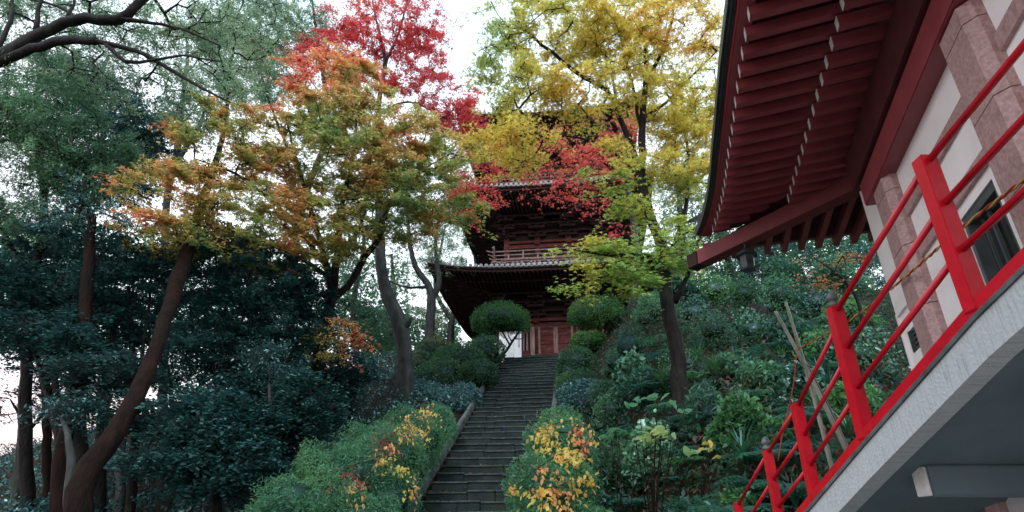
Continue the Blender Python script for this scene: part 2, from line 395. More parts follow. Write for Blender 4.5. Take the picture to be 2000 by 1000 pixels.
# ------------------------------------------------------------------ terrain
YAW = R(7.0); SX, SY = math.sin(YAW), math.cos(YAW)   # stair axis direction
ST_W = 2.9; RISE = .2597; Y0, Z0 = 15.1, .55; SLOPE = .523
def stair_left(Y): return -2.31 + (Y - 15.1) * .1228
def stair_z(Y): return Z0 + (Y - Y0) * SLOPE
def sstep(x, a, b):
    t = np.clip((x - a) / (b - a), 0, 1); return t * t * (3 - 2 * t)
def ground(X, Y):
    X = np.asarray(X, float); Y = np.asarray(Y, float)
    st = np.clip(stair_z(Y), -1.6, 8.55)
    xl = stair_left(Y)
    left = st + .35 * sstep(-(X - xl), .3, 1.5) * (st > -1.5) - .25 * np.maximum(0, -X - 4.5) - sstep(Y, 38, 80) * sstep(-X, 6, 20) * 9
    left = np.maximum(left, -1.7 - sstep(Y, 20, 60) * 4 * sstep(-X, 15, 40))
    rt = np.clip(-.75 + (Y - 7.6) * .58, -1.6, 10.6) + .03 * np.maximum(0, X - 6)
    w_ = sstep(X - (xl + ST_W), .3, 4.6)
    near = sstep(Y, 26, 33)
    terr = 8.6 + .12 * np.maximum(0, Y - 46)
    rt = rt * (1 - near * sstep(13 - X, 0, 4)) + terr * near * sstep(13 - X, 0, 4)
    g = left * (1 - w_) + rt * w_
    flat = sstep(-Y, -7.5, -5.5)
    g = g * (1 - flat) + (-1.6) * flat
    incorr = sstep(X, xl - .3, xl) * (1 - sstep(X, xl + ST_W, xl + ST_W + .3)) * (Y > 8) * (Y < 31)
    return g - .35 * incorr
xs = np.concatenate([np.linspace(-400, -45, 14), np.linspace(-42, 30, 220), np.linspace(33, 400, 14)])
ys = np.concatenate([np.linspace(-300, -12, 10), np.linspace(-10, 60, 220), np.linspace(63, 500, 16)])
GX, GY = np.meshgrid(xs, ys); GZ = ground(GX, GY)
Pn = np.stack([GX.ravel(), GY.ravel(), np.zeros(GX.size)], 1)
GZ = GZ + ((wnoise(Pn, 1.7) * .06 + wnoise(Pn, .5) * .15).reshape(GX.shape)) * sstep(GY, 7.5, 10) * (1 - sstep(GY, 29, 31) * (np.abs(GX) < 14))
nx, ny = len(xs), len(ys)
ii = (np.arange(ny - 1)[:, None] * nx + np.arange(nx - 1)[None]).ravel()
Fg = np.stack([ii, ii + 1, ii + nx + 1, ii + nx], 1).ravel()
me = np_mesh('ground', np.stack([GX.ravel(), GY.ravel(), GZ.ravel()], 1), Fg, 4); me.polygons.foreach_set('use_smooth', [True] * len(me.polygons))
tag(obj('ground', me, MAT['soil']), kind='structure')
m = MB()
m.add([(-60, -60, -1.575), (60, -60, -1.575), (60, 7.4, -1.575), (-60, 7.4, -1.575)], [(0, 1, 2, 3)])
tag(m.build('paved_path', MAT['gravel']), kind='structure')
def on_ground(X, Y): return float(ground(X, Y))

# ------------------------------------------------------------------ stone stairway
root = empty('stone_stairway', (stair_left(12) + 1.4, 12, on_ground(0, 12)))
tag(root, 'long dark stone stairway climbing between the hedges to the pagoda', 'stairs')
ex = Vector((SY, -SX, 0)); ey = Vector((SX, SY, 0)); ez = Vector((0, 0, 1))
tread = RISE / SLOPE
i0 = -8; nstep = 0
for i in range(i0, 53):
    zt = Z0 + i * RISE; Yc = Y0 + i * tread
    if zt > 8.66: break
    mb = MB(); tb = MB(); xl = stair_left(Yc)
    cuts = [0.0]
    while cuts[-1] < ST_W - .9: cuts.append(cuts[-1] + random.uniform(.55, 1.25))
    cuts.append(ST_W)
    for a, b in zip(cuts[:-1], cuts[1:]):
        c = Vector((xl, Yc, 0)) + ex * ((a + b) / 2) + ey * (.32 + random.uniform(-.018, .018))
        rz = random.uniform(-.02, .02)
        dz = random.uniform(-.028, .016); a1 = ex * math.cos(rz) + ey * math.sin(rz); a2 = ey * math.cos(rz) - ex * math.sin(rz)
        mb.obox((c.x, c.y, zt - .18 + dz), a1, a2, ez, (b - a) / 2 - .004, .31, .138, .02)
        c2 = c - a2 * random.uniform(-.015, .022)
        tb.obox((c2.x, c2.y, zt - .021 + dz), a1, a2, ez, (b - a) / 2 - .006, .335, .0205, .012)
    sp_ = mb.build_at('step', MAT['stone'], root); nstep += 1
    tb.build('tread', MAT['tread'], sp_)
mb = MB()
for k in range(24):                                  # sloping kerb stones on the left side
    Ya = 11 + k * .82; Yb = Ya + .8
    pa = Vector((stair_left(Ya) - .09, Ya, stair_z(Ya) + .08)); pb = Vector((stair_left(Yb) - .09, Yb, stair_z(Yb) + .08 + random.uniform(-.02, .02)))
    if Yb > 30.8: break
    mb.bar(pa, pb, .15, .26, ch=.025)
mb.build_at('side_kerb', MAT['kerb'], root)
mb = MB()
for k in range(24):
    Ya = 11 + k * .82; Yb = Ya + .8
    if Yb > 30.8: break
    mb.bar((stair_left(Ya) + ST_W + .12, Ya, stair_z(Ya) + .1), (stair_left(Yb) + ST_W + .12, Yb, stair_z(Yb) + .1), .2, .3, ch=.02)
mb.build_at('side_kerb', MAT['kerb'], root)
# fallen leaves on the steps
n = 620; ki = RNG.integers(-4, 30, n); fx = RNG.random(n) ** .6 * ST_W
fx = np.where(RNG.random(n) < .6, RNG.random(n) ** 2 * ST_W, ST_W * (1 - RNG.random(n) ** 2))
Yk = Y0 + ki * tread + RNG.uniform(.0, .44, n)
P = np.stack([stair_left(Yk) + fx, Yk, Z0 + ki * RISE + .012], 1)
me = leaf_mesh('fallen_leaves', [leaf_arrays(P, RNG.uniform(.05, .10, n), palette(P, [(.35, .04, .03), (.5, .2, .04), (.3, .12, .05)], 2), 'star5', .85)])
tag(obj('fallen_leaves', me, MAT['leaf']), 'small red and orange fallen leaves lying on the stone steps', 'fallen leaves', kind='stuff')

n = 2600; ki = RNG.integers(-5, 22, n); fx = np.where(RNG.random(n) < .7, RNG.random(n) ** 2 * ST_W * .5, RNG.random(n) * ST_W); fx = np.where(RNG.random(n) < .4, ST_W - fx, fx)
cl_ = wnoise(np.stack([fx * 2, ki * .9, ki * 0.], 1), 1.5) > .05; ki, fx = ki[cl_], fx[cl_]; n = len(ki)
Yk = Y0 + ki * tread + RNG.uniform(-.03, .06, n)
P = np.stack([stair_left(Yk) + fx, Yk, Z0 + ki * RISE + RNG.uniform(-.03, .035, n)], 1)
me = leaf_mesh('step_moss', [leaf_arrays(P, RNG.uniform(.03, .075, n), palette(P, [(.02, .06, .02), (.05, .12, .04), (.09, .18, .06)], 2), 'oval', .3)])
tag(obj('step_moss', me, MAT['leaf']), 'green moss and tiny weeds growing along the stone step edges', 'moss', kind='stuff')

# ------------------------------------------------------------------ pagoda
PG = Vector((3.157, 38.84, 8.6))
pr = empty('pagoda', PG, -YAW)
tag(pr, 'dark timber three storey pagoda with tiled flaring roofs at the top of the stairs', 'pagoda')
def P_(mb, name, mat, parent=None, smooth=False): return mb.build(name, MAT[mat], parent or pr, smooth)
mb = MB(); mb.box(-4.9, 4.9, -4.9, 4.9, -1.0, .95, .03); mb.box(-4.6, 4.6, -4.6, 4.6, .952, 1.27, .03); P_(mb, 'podium', 'stone')
def eave_z(u, h, z, up):      # u along the edge -h..h
    return z + up * (abs(u) / h) ** 3.2
def sides():
    for k in range(4):
        a = k * math.pi / 2; yield Matrix.Rotation(a, 4, 'Z')
def roof(h, zE, up, hin, zIn, zS_in, body, tiles=True, name='roof'):
    """h eave half width, zE eave height, hin/zIn top end of the slope, body wall half width"""
    mb = MB(); NU, NV = 40, 10
    for Rm in sides():
        vs, fs = [], []
        for j in range(NV + 1):
            t = j / NV; hh = h + (hin - h) * t
            for i in range(NU + 1):
                u = -1 + 2 * i / NU
                ze = eave_z(u * h, h, zE, up) + .3
                z = ze * (1 - t) + zIn * t - .55 * math.sin(math.pi * t) * .7
                vs.append(Rm @ Vector((u * hh, -hh, z)))
        for j in range(NV):
            for i in range(NU): a = j * (NU + 1) + i; fs.append((a, a + 1, a + NU + 2, a + NU + 1))
        mb.add(vs, fs)
    rf = P_(mb, name, 'tile', smooth=True)
    # soffit boards
    mb = MB()
    for Rm in sides():
        vs, fs = [], []
        for j in range(5):
            t = j / 4; hh = h - .12 + (body - h) * t
            for i in range(NU + 1):
                u = -1 + 2 * i / NU; z = (eave_z(u * h, h, zE, up)) * (1 - t) + zS_in * t + .1
                vs.append(Rm @ Vector((u * hh, -hh, z)))
        for j in range(4):
            for i in range(NU): a = j * (NU + 1) + i; fs.append((a, a + NU + 1, a + NU + 2, a + 1))
        mb.add(vs, fs)
        # eave fascia, two stepped boards
        for (o, z0, z1, th) in ((.0, -.02, .14, .06), (.10, .145, .29, .08)):
            prev = None
            for i in range(NU + 1):
                u = -1 + 2 * i / NU; z = eave_z(u * h, h, zE, up); hh = h - .14 + o
                p = Rm @ Vector((u * hh, -hh, z + (z0 + z1) / 2))
                if prev is not None: mb.bar(prev, p, th, z1 - z0)
                prev = p
    P_(mb, 'soffit', 'wood_dark', rf)
    # rafters, two tiers running out under the soffit
    mb = MB()
    for Rm in sides():
        nr = int(2 * h / .27)
        for i in range(nr + 1):
            x = -h + .25 + (2 * h - .5) * i / nr
            z = eave_z(x, h, zE, up)
            yi = max(abs(x) , body)          # stops on the hip line
            t = min(1, (h - yi) / (h - body))
            if h - yi < .35: continue
            zo = z; zi = z * (1 - t) + (zS_in) * t
            mid = .45; tm = min(t, mid)
            ym = h - (h - body) * tm; zm = z * (1 - tm) + zS_in * tm
            mb.bar(Rm @ Vector((x, -h + .2, zo - .00)), Rm @ Vector((x, -ym - .02, zm + .0)), .11, .13)
            if t > mid + .05: mb.bar(Rm @ Vector((x, -ym - .28, zm - .13)), Rm @ Vector((x, -yi, zi - .13)), .12, .13)
        # hip beam and the tier board
        c = Rm @ Vector((-h + .1, -h + .1, zE + up - .12)); d = Rm @ Vector((-body, -body, zS_in - .25))
        mb.bar(c, d, .24, .30)
        ym = h - (h - body) * .45; zc_ = zE * .55 + zS_in * .45
        mb.bar(Rm @ Vector((-ym - .05, -ym - .05, zc_ - .05 + up * .3)), Rm @ Vector((-body + .2, -ym - .05, zc_ - .05)), .1, .12); mb.bar(Rm @ Vector((-body + .2, -ym - .05, zc_ - .05)), Rm @ Vector((body - .2, -ym - .05, zc_ - .05)), .1, .12); mb.bar(Rm @ Vector((body - .2, -ym - .05, zc_ - .05)), Rm @ Vector((ym + .05, -ym - .05, zc_ - .05 + up * .3)), .1, .12)
    P_(mb, 'rafters', 'wood_mid', rf)
    # tile rows with round ends
    mb = MB(); me_ = MB()
    for Rm in sides():
        nr = int(2 * h / .32)
        for i in range(nr + 1):
            x = -h + .1 + (2 * h - .2) * i / nr
            z = eave_z(x, h, zE, up) + .34
            tt = min(1, (h - max(abs(x), hin)) / (h - hin))
            pts = []
            for q in range(6):
                t = tt * q / 5
                zz = (eave_z(x, h, zE, up) + .3) * (1 - t) + zIn * t - .55 * math.sin(math.pi * t) * .7 + .04
                pts.append(Rm @ Vector((x, -h + (h - hin) * t, zz)))
            mb.tube(pts, .085, n=6)
            dx = Rm @ Vector((0, -1, 0)); o = Rm @ Vector((x, -h - .035, z))
            me_.tube([o, o + dx * .03], .105, n=12); me_.tube([o + dx * .03, o + dx * .05], .045, n=8)
            if i < nr:
                o2 = Rm @ Vector((x + .16, -h - .01, z - .085)); me_.obox(o2, Rm @ Vector((1, 0, 0)), Rm @ Vector((0, 1, 0)), (0, 0, 1), .10, .02, .03, .01)
        hp = []
        for q in range(7):
            t = q / 6; hh = h + (hin - h) * t
            hp.append(Rm @ Vector((-hh, -hh, (zE + up + .3) * (1 - t) + zIn * t - .55 * math.sin(math.pi * t) * .7 + .15)))
        mb.tube(hp, .16, n=8)
    P_(mb, 'tile_rows', 'tile', rf, True); P_(me_, 'tile_ends', 'tile_end', rf)
    return rf
def brackets(body, z0, z1, name='bracket'):
    """stepped bracket sets under each eave"""
    for Rm in sides():
        for x in (-body, -body / 3, body / 3, body):
            mb = MB(); hgt = (z1 - z0)
            for s_ in range(3):
                o = .32 * s_; zz = z0 + hgt * (s_ + .35) / 3
                c = Rm @ Vector((x, -body - o - .12, zz)); ax = Rm @ Vector((1, 0, 0)); ay = Rm @ Vector((0, 1, 0))
                mb.obox(c, ax, ay, (0, 0, 1), .62 - .06 * s_, .09, .10, .02)
                mb.obox(Rm @ Vector((x, -body - o / 2 - .1, zz - .12)), ay, ax, (0, 0, 1), .35 + o / 2, .08, .09, .02)
                for q in (-.52, 0, .52): mb.obox(Rm @ Vector((x + q, -body - o - .12, zz + .17)), ax, ay, (0, 0, 1), .13, .13, .075, .02)
            P_(mb, name, 'wood_dark')
    mb = MB()
    for Rm in sides():
        ax = Rm @ Vector((1, 0, 0)); ay = Rm @ Vector((0, 1, 0))
        for s_ in range(3):
            o = .32 * s_; zz = z0 + (z1 - z0) * (s_ + .35) / 3 + .27
            mb.obox(Rm @ Vector((0, -body - o - .12, zz)), ax, ay, (0, 0, 1), body + o + .7, .07, .07)
    P_(mb, 'bracket_beam', 'wood_dark')
def balcony(h, z):
    mb = MB()
    for Rm in sides():
        ax = Rm @ Vector((1, 0, 0)); ay = Rm @ Vector((0, 1, 0))
        def bx(x, y, zz, hx, hy, hz, ch=.012): mb.obox(Rm @ Vector((x, y, zz)), ax, ay, (0, 0, 1), hx, hy, hz, ch)
        bx(0, -h + .25, z + .18, h - .32, .09, .18)                 # base beam
        n_ = 7
        for i in range(n_):
            x = -h + .5 + (2 * h - 1.0) * i / (n_ - 1)
            bx(x, -h + .14, z + .42, .33, .06, .06); bx(x - .28, -h + .12, z + .50, .1, .1, .05); bx(x + .28, -h + .12, z + .50, .1, .1, .05)
            mb.tube([Rm @ Vector((x, -h + .4, z + .48)), Rm @ Vector((x, -h - .06, z + .48))], .07, n=8)
        bx(0, -h + .16, z + .60, h + .1, .12, .055)                 # edge beam
        bx(0, -h + .45, z + .69, h - .6, .5, .03)                   # floor
        mb.tube([Rm @ Vector((-h - .35, -h + .14, z + .42)), Rm @ Vector((h + .35, -h + .14, z + .42))], .055, n=8)
    b = P_(mb, 'balcony', 'wood_pale')
    mb = MB()
    for Rm in sides():
        for zz, ov, r in ((z + .80, .22, .05), (z + 1.08, .3, .045), (z + 1.36, .42, .05)):
            pts = [Rm @ Vector((-h - ov, -h + .08, zz + .10)), Rm @ Vector((-h - .05, -h + .08, zz)), Rm @ Vector((h + .05, -h + .08, zz)), Rm @ Vector((h + ov, -h + .08, zz + .10))]
            mb.tube(pts, r, n=8)
        for i in range(9):
            x = -h + .1 + (2 * h - .2) * i / 8
            mb.bar(Rm @ Vector((x, -h + .08, z + .66)), Rm @ Vector((x, -h + .08, z + (1.36 if i % 2 == 0 else 1.08))), .09, .09, up=(1, 0, 0))
        mb.lathe(Rm @ Vector((-h + .08, -h + .08, z + .6)), [(.075, 0), (.075, .95), (.055, 1.0), (.08, 1.06), (.07, 1.13), (.01, 1.22)], 10)
    P_(mb, 'rail', 'wood_pale', b)
    return b
# storey 1: floor 1.3, lintel ~3.3, soffit 5.4; values are relative to the terrace (8.6)
def storey(body, z0, z1, zl):
    mb = MB(); mb.box(-body + .1, body - .1, -body + .1, body - .1, z0, z1); P_(mb, 'wall', 'wood_dark')
    mb = MB()
    for Rm in sides():
        ax = Rm @ Vector((1, 0, 0)); ay = Rm @ Vector((0, 1, 0))
        for (zz, hz, o) in ((zl, .14, .05), (zl + .38, .10, .02), (z0 + .16, .16, .06)):
            mb.obox(Rm @ Vector((0, -body + .02 - o, zz)), ax, ay, (0, 0, 1), body + .12, .12 + o, hz, .015)
        for x in (-body / 3, body / 3): mb.lathe(Rm @ Vector((x, -body - .24, zl + .10)), [(.16, -.0), (.20, .08), (.20, .2), (.14, .28)], 10)
    P_(mb, 'tie_beam', 'wood_deep')
    for Rm in sides():
        for x in (-body, -body / 3, body / 3):
            mb = MB(); mb.tube([Rm @ Vector((x, -body, z0)), Rm @ Vector((x, -body, z1 - .2))], .20, n=14); P_(mb, 'column', 'wood_deep', smooth=True)
storey(3.55, 1.27, 5.6, 3.42)
# ground floor front: slatted windows and open door leaves
yF = -3.55
for x0, x1 in ((-3.3, -1.42), (1.42, 3.3)):
    mb = MB(); mb.box(x0, x1, yF - .06, yF + .05, 1.45, 1.85, .02); mb.box(x0, x1, yF - .05, yF + .05, 3.05, 3.2, .02)
    f = P_(mb, 'lattice_window', 'wood_deep')
    mb = MB()
    for k in range(8):
        x = x0 + .14 + (x1 - x0 - .28) * k / 7; mb.box(x - .055, x + .055, yF - .03, yF + .05, 1.85, 3.05, .01)
    P_(mb, 'bars', 'wood_pale', f)
for sx_ in (-1, 1):
    dl = empty('door', (sx_ * 1.02, yF - .1, 1.45)); dl.parent = pr
    dl.rotation_euler = (0, 0, sx_ * R(0))
    mb = MB(); mb.box(-.06, .06, -.08, .02, 0, 1.9, .01); mb.box(.0 - sx_ * .95 - .06, .0 - sx_ * .95 + .06, -.08, .02, 0, 1.9, .01)
    mb.build('stile', MAT['wood_pale'], dl)
    mb = MB(); lo_, hi_ = sorted((0, -sx_ * .95))
    mb.box(lo_ + .06, hi_ - .06, -.04, .0, 0.02, 1.88)
    for zz in (.25, .8, 1.35, 1.78): mb.box(lo_ + .06, hi_ - .06, -.075, -.043, zz - .07, zz + .07, .008)
    mb.build('panel', MAT['wood_deep'], dl)
mb = MB(); mb.box(-1.42, 1.42, yF - .2, yF - .05, 3.28, 3.36, .01); mb.box(-1.5, 1.5, yF - .3, yF - .05, 1.3, 1.45, .02)
for s_ in (-1, 1):     # thick bleached jamb boards folded out
    mb.box(s_ * 1.42 - .13, s_ * 1.42 + .13, yF - .32, yF - .04, 1.45, 3.3, .02)
P_(mb, 'door_frame', 'wood_pale')
brackets(3.55, 3.95, 5.45)
roof(7.4, 5.6, .55, 3.75, 7.35, 5.75, 3.6)
storey(3.15, 7.0, 11.4, 9.15)
brackets(3.15, 9.8, 11.3)
balcony(4.0, 7.22)
roof(6.68, 11.65, .5, 3.35, 13.6, 11.75, 3.2)
storey(2.85, 13.2, 17.6, 15.3)
brackets(2.85, 15.9, 17.3)
balcony(3.6, 13.4)
roof(6.35, 17.75, .6, .35, 21.4, 17.9, 2.9)
mb = MB(); mb.box(-.5, .5, -.5, .5, 21.1, 21.7, .03); P_(mb, 'roof_cap', 'tile')

# ------------------------------------------------------------------ notice board by the pagoda
sp = U(1001, 693, 31.6)
sb = empty('notice_board', (float(sp[0]), 31.6, 8.6), -YAW)
tag(sb, 'white notice board with black vertical writing at the stair top', 'sign')
top = U(1001, 648, 31.6)[2] - 8.6; W2 = 17.5 * M_per_px(1001, 670, 31.6)
mb = MB(); mb.box(-W2 - .25, W2, -.03, .03, .0, top, .008); mb.build('board', MAT['signwhite'], sb)
mb = MB()
for x in (-W2 - .15, W2 - .1): mb.box(x - .05, x + .05, .035, .13, -.3, top - .05)
mb.build('leg', MAT['wood_dark'], sb)
def vtext(txt, x, ztop, size, par):
    k = 0
    for ch in txt:
        cu = bpy.data.curves.new('t', 'FONT'); cu.body = ch; cu.size = size; cu.align_x = 'CENTER'; cu.extrude = .003
        to = bpy.data.objects.new('t', cu); COL.objects.link(to)
        dg = bpy.context.evaluated_depsgraph_get(); mm = bpy.data.meshes.new_from_object(to.evaluated_get(dg))
        bpy.data.objects.remove(to); bpy.data.curves.remove(cu)
        for v in mm.vertices: v.co = Vector((x + v.co.x, -.036 - v.co.z, ztop - size * .95 * (k + 1) + v.co.y))
        par.append(mm); k += 1
def join_meshes(ms, name):
    mb = MB()
    for q in ms: mb.add([v.co for v in q.vertices], [tuple(p.vertices) for p in q.polygons]); bpy.data.meshes.remove(q)
    return mb
ms = []
try:
    vtext('県指定有形文化財', W2 - .13, top - .04, .115, ms)
    vtext('三重塔', W2 - .27, top - .10, .125, ms)
    join_meshes(ms, 't').build('lettering', MAT['ink'], sb)
except Exception as ex_: print('text failed', ex_)
mb = MB()
for c_ in range(6):                                       # columns of small unreadable brush text
    x = W2 - .42 - c_ * .105; z = top - .22 - random.uniform(0, .05)
    while z > .22:
        hgt = random.uniform(.02, .045)
        mb.box(x - .018, x + .018, -.035, -.031, z - hgt, z); z -= hgt + .025
        if random.random() < .1: z -= .06
mb.build('small_lettering', surf('faded_ink', (.25, .28, .32), (.34, .37, .41), 8), sb)

# ------------------------------------------------------------------ sloping concrete walkway with red railing
WX = 2.68
def deck_z(Y):
    return float(np.interp(Y, [-4, 1.2, 2.3, 2.81, 3.2, 4.62, 5.63, 6.48, 7.6, 9.0], [1.62, 1.55, 1.42, 1.29, 1.18, .68, .31, 0.0, -.45, -.95]))
wr = empty('concrete_walkway', (WX + 1, 7.5, -1.6)); tag(wr, 'sloping white edged concrete walkway with a dark painted soffit at lower right', 'walkway')
ysd = [-4, -2, 0, 1.2, 1.8, 2.3, 2.81, 3.2, 3.7, 4.2, 4.62, 5.1, 5.63, 6.1, 6.48, 7.0, 7.6, 8.3, 9.0]
def slab(x0, x1, t0, t1):
    mb = MB(); vs = []; fs = []
    for y in ysd:
        z = deck_z(y); vs += [(x0, y, z - t0), (x1, y, z - t0), (x1, y, z - t1), (x0, y, z - t1)]
    for i in range(len(ysd) - 1):
        a = i * 4
        for k in range(4): fs.append((a + k, a + (k + 1) % 4, a + 4 + (k + 1) % 4, a + 4 + k))
    fs.append((3, 2, 1, 0)); b = (len(ysd) - 1) * 4; fs.append((b, b + 1, b + 2, b + 3)); mb.add(vs, fs); return mb
mb = slab(WX - .03, WX + .11, .06, .27); mb.build_at('edge_beam', MAT['concrete'], wr)
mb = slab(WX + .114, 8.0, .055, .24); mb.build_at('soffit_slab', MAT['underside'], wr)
mb = slab(WX - .045, WX + .12, .03, .058); mb.build_at('drip_edge', MAT['kerb'], wr)
for yb in (4.58, 1.0, 8.0):
    z = deck_z(yb) - .25; mb = MB(); mb.box(WX + .30, 8.0, yb - .085, yb + .085, z - .18, z + .03, .012); cb = mb.build_at('cross_beam', MAT['underside'], wr); mb = MB(); mb.box(WX + .288, WX + .298, yb - .08, yb + .08, z - .175, z + .02, .003); mb.build('lit_end_cap', MAT['endwhite'], cb)
mb = MB(); mb.box(4.6, 5.0, 0.2, .6, -1.6, deck_z(.4) - .24, .02); mb.build_at('pier', MAT['underside'], wr)
mb = MB(); mb.box(4.6, 5.0, 7.4, 7.8, -1.6, deck_z(7.6) - .24, .02); mb.build_at('pier', MAT['underside'], wr)

rr = empty('red_railing', (WX, 4.62, deck_z(4.62))); tag(rr, 'glossy bright red steel railing along the edge of the sloping walkway', 'railing')
posts = [(-1.2, 1.05, .1), (.9, 1.05, .1), (3.2, 1.05, .105), (4.62, 1.05, .105), (5.63, .83, .09), (6.48, .83, .085), (7.6, .83, .085)]
for (y, h, wd) in posts:
    z = deck_z(y); mb = MB(); mb.box(WX - wd / 2, WX + wd / 2, y - wd / 2, y + wd / 2, z - .01, z + h, .006)
    p = mb.build_at('post', MAT['redpaint'], rr)
    if y in (4.62, 6.48):
        mb = MB(); s_ = .8
        mb.lathe((WX, y, z + h), [(.035, 0), (.05, .006), (.05, .025), (.034, .035), (.034, .055), (.05, .065), (.047, .09), (.03, .115), (.006, .14)], 14)
        f = mb.build('finial', MAT['finial'], p, True); f.matrix_parent_inverse = Matrix.Identity(4)
def rail(pts, r):
    mb = MB(); mb.tube(pts, r, n=12); mb.build_at('rail', MAT['redpaint'], rr, True)
def seg(y0, h0, y1, h1): return [(WX, y0, deck_z(y0) + h0), (WX, y1, deck_z(y1) + h1)]
for (a, b, hs) in (((-1.2), .9, (1.0, .68, .36)), (.9, 3.2, (1.0, .68, .36)), (3.2, 4.62, (1.0, .68, .36))):
    for h in hs: rail(seg(a + .03, h, b - .03, h), .022)
for h0, h1 in ((.90, .80), (.62, .53), (.32, .27)):
    rail(seg(4.65, h0, 5.61, h1), .019); rail(seg(5.65, h1, 6.46, h1), .018); rail(seg(6.50, h1, 7.58, h1), .018)
mb = slab(WX - .04, WX + .04, -.045, .026); mb.build_at('base_rail', MAT['redpaint'], rr)

# ------------------------------------------------------------------ white building with red eaves
nV = Vector((.951, -.309, 0)); dV = Vector((.309, .951, 0)); KW = 2.175
def WP(s, n, z): v = dV * s + nV * n; return Vector((v.x, v.y, z))
br = empty('temple_building', WP(6.3, 3.5, -.2)); tag(br, 'white plastered temple building with pink granite pillars and deep red eaves', 'building')
SC = 7.35; S0 = -1.5
def wbox(s0, s1, n0, n1, z0, z1, ch=0.0):
    mb = MB(); mb.obox(WP((s0 + s1) / 2, (n0 + n1) / 2, (z0 + z1) / 2), dV, nV, (0, 0, 1), abs(s1 - s0) / 2, abs(n1 - n0) / 2, abs(z1 - z0) / 2, ch); return mb
def wall_piece(mb, s0, s1, z0, z1):
    mb.obox(WP((s0 + s1) / 2, KW + .1, (z0 + z1) / 2), dV, nV, (0, 0, 1), (s1 - s0) / 2, .1, (z1 - z0) / 2)
wsl = [(4.50, 5.16, 1.05, 2.34)]
mb = MB()
wall_piece(mb, S0, 4.50, -.6, 4.3); wall_piece(mb, 5.16, 6.83, -.6, 4.3); wall_piece(mb, 4.50, 5.16, 2.34, 4.3); wall_piece(mb, 4.50, 5.16, -.6, 1.05)
wall_piece(mb, 7.12, SC, -.6, 4.3); wall_piece(mb, 6.83, 7.12, 2.0, 4.3); wall_piece(mb, 6.83, 7.12, -.6, 1.77)
mb.obox(WP(SC - .1, KW + 3, 1.85), dV, nV, (0, 0, 1), .099, 2.8, 2.44)          # end wall
mb.build_at('wall', MAT['plaster'], br)
# window
mb = MB()
for (s0, s1, z0, z1) in ((4.50, 5.16, 2.27, 2.34), (4.50, 5.16, 1.05, 1.10), (4.50, 4.55, 1.10, 2.27), (5.11, 5.16, 1.10, 2.27)):
    mb.obox(WP((s0 + s1) / 2, KW + .07, (z0 + z1) / 2), dV, nV, (0, 0, 1), (s1 - s0) / 2, .055, (z1 - z0) / 2)
wf = mb.build_at('window', MAT['windowframe'], br)
mb = MB()
for s0, s1 in ((4.86, 4.89), (4.66, 4.675), (5.0, 5.012)): mb.obox(WP((s0 + s1) / 2, KW + .085, 1.68), dV, nV, (0, 0, 1), (s1 - s0) / 2, .012, .58)
q = mb.build('mullion', MAT['windowframe'], wf)
mb = MB(); mb.obox(WP(4.83, KW + .115, 1.68), dV, nV, (0, 0, 1), .28, .006, .585); mb.build('pane', MAT['glass'], wf)
# vent and blind panel near the corner
v_ = wbox(6.83, 7.12, KW + .05, KW + .12, 1.77, 2.0).build_at('vent', MAT['iron'], br)
mb = MB()
for k in range(4): mb.obox(WP(6.975, KW + .035, 1.81 + k * .05), dV, nV, (0, 0, 1), .125, .012, .012)
for s_ in (6.845, 7.105): mb.obox(WP(s_, KW + .02, 1.885), dV, nV, (0, 0, 1), .015, .03, .115)
mb.build('slat', MAT['windowframe'], v_)
mb = MB()
for (s0, s1, z0, z1) in ((6.83, 7.29, 2.22, 2.25), (7.26, 7.29, .2, 2.22)):
    mb.obox(WP((s0 + s1) / 2, KW - .012, (z0 + z1) / 2), dV, nV, (0, 0, 1), (s1 - s0) / 2, .014, (z1 - z0) / 2)
mb.build_at('panel_trim', MAT['plaster'], br)
# granite bands
for (z0, z1, o) in ((2.88, 3.02, .03), (2.43, 2.545, .03)):
    for (s0, s1) in ((S0, 1.5), (1.95, 3.78), (4.25, 6.09)):
        wbox(s0, s1, KW - o, KW + .02, z0, z1, .004).build_at('stone_band', MAT['granite'], br)
# granite pillars in courses with dark joints
def pillar(s0, s1, ztop):
    z = -.5; k = 0
    mb = MB(); jm = MB()
    c, h = (s0 + s1) / 2, (s1 - s0) / 2
    while z < ztop - .05:
        z1 = min(ztop, z + .62)
        poly = [(-h, 0), (-h, -.06), (-h + .07, -.13), (h - .07, -.13), (h, -.06), (h, 0)]
        vs = [WP(c + a, KW + b, zz) for zz in (z, z1 - .008) for a, b in poly]
        mb.add(vs, [(0, 1, 2, 3, 4, 5)[::-1], (6, 7, 8, 9, 10, 11)] + [(i, (i + 1) % 6, 6 + (i + 1) % 6, 6 + i) for i in range(6)])
        z = z1
    jm.obox(WP(c, KW - .05, (ztop - .5) / 2), dV, nV, (0, 0, 1), h - .085, .066, (ztop + .5) / 2 - .01)
    p = mb.build_at('pillar', MAT['granite'], br); jm.build('joint', MAT['joint'], p)
pillar(1.5, 1.95, 3.38); pillar(3.77, 4.26, 3.38); pillar(6.08, 6.56, 3.66)
# purlins under the soffit
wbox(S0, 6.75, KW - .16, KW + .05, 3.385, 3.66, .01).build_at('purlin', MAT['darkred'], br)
wbox(S0, 6.9, KW - .20, KW - .02, 3.665, 4.10, .01).build_at('purlin', MAT['shadowred'], br)
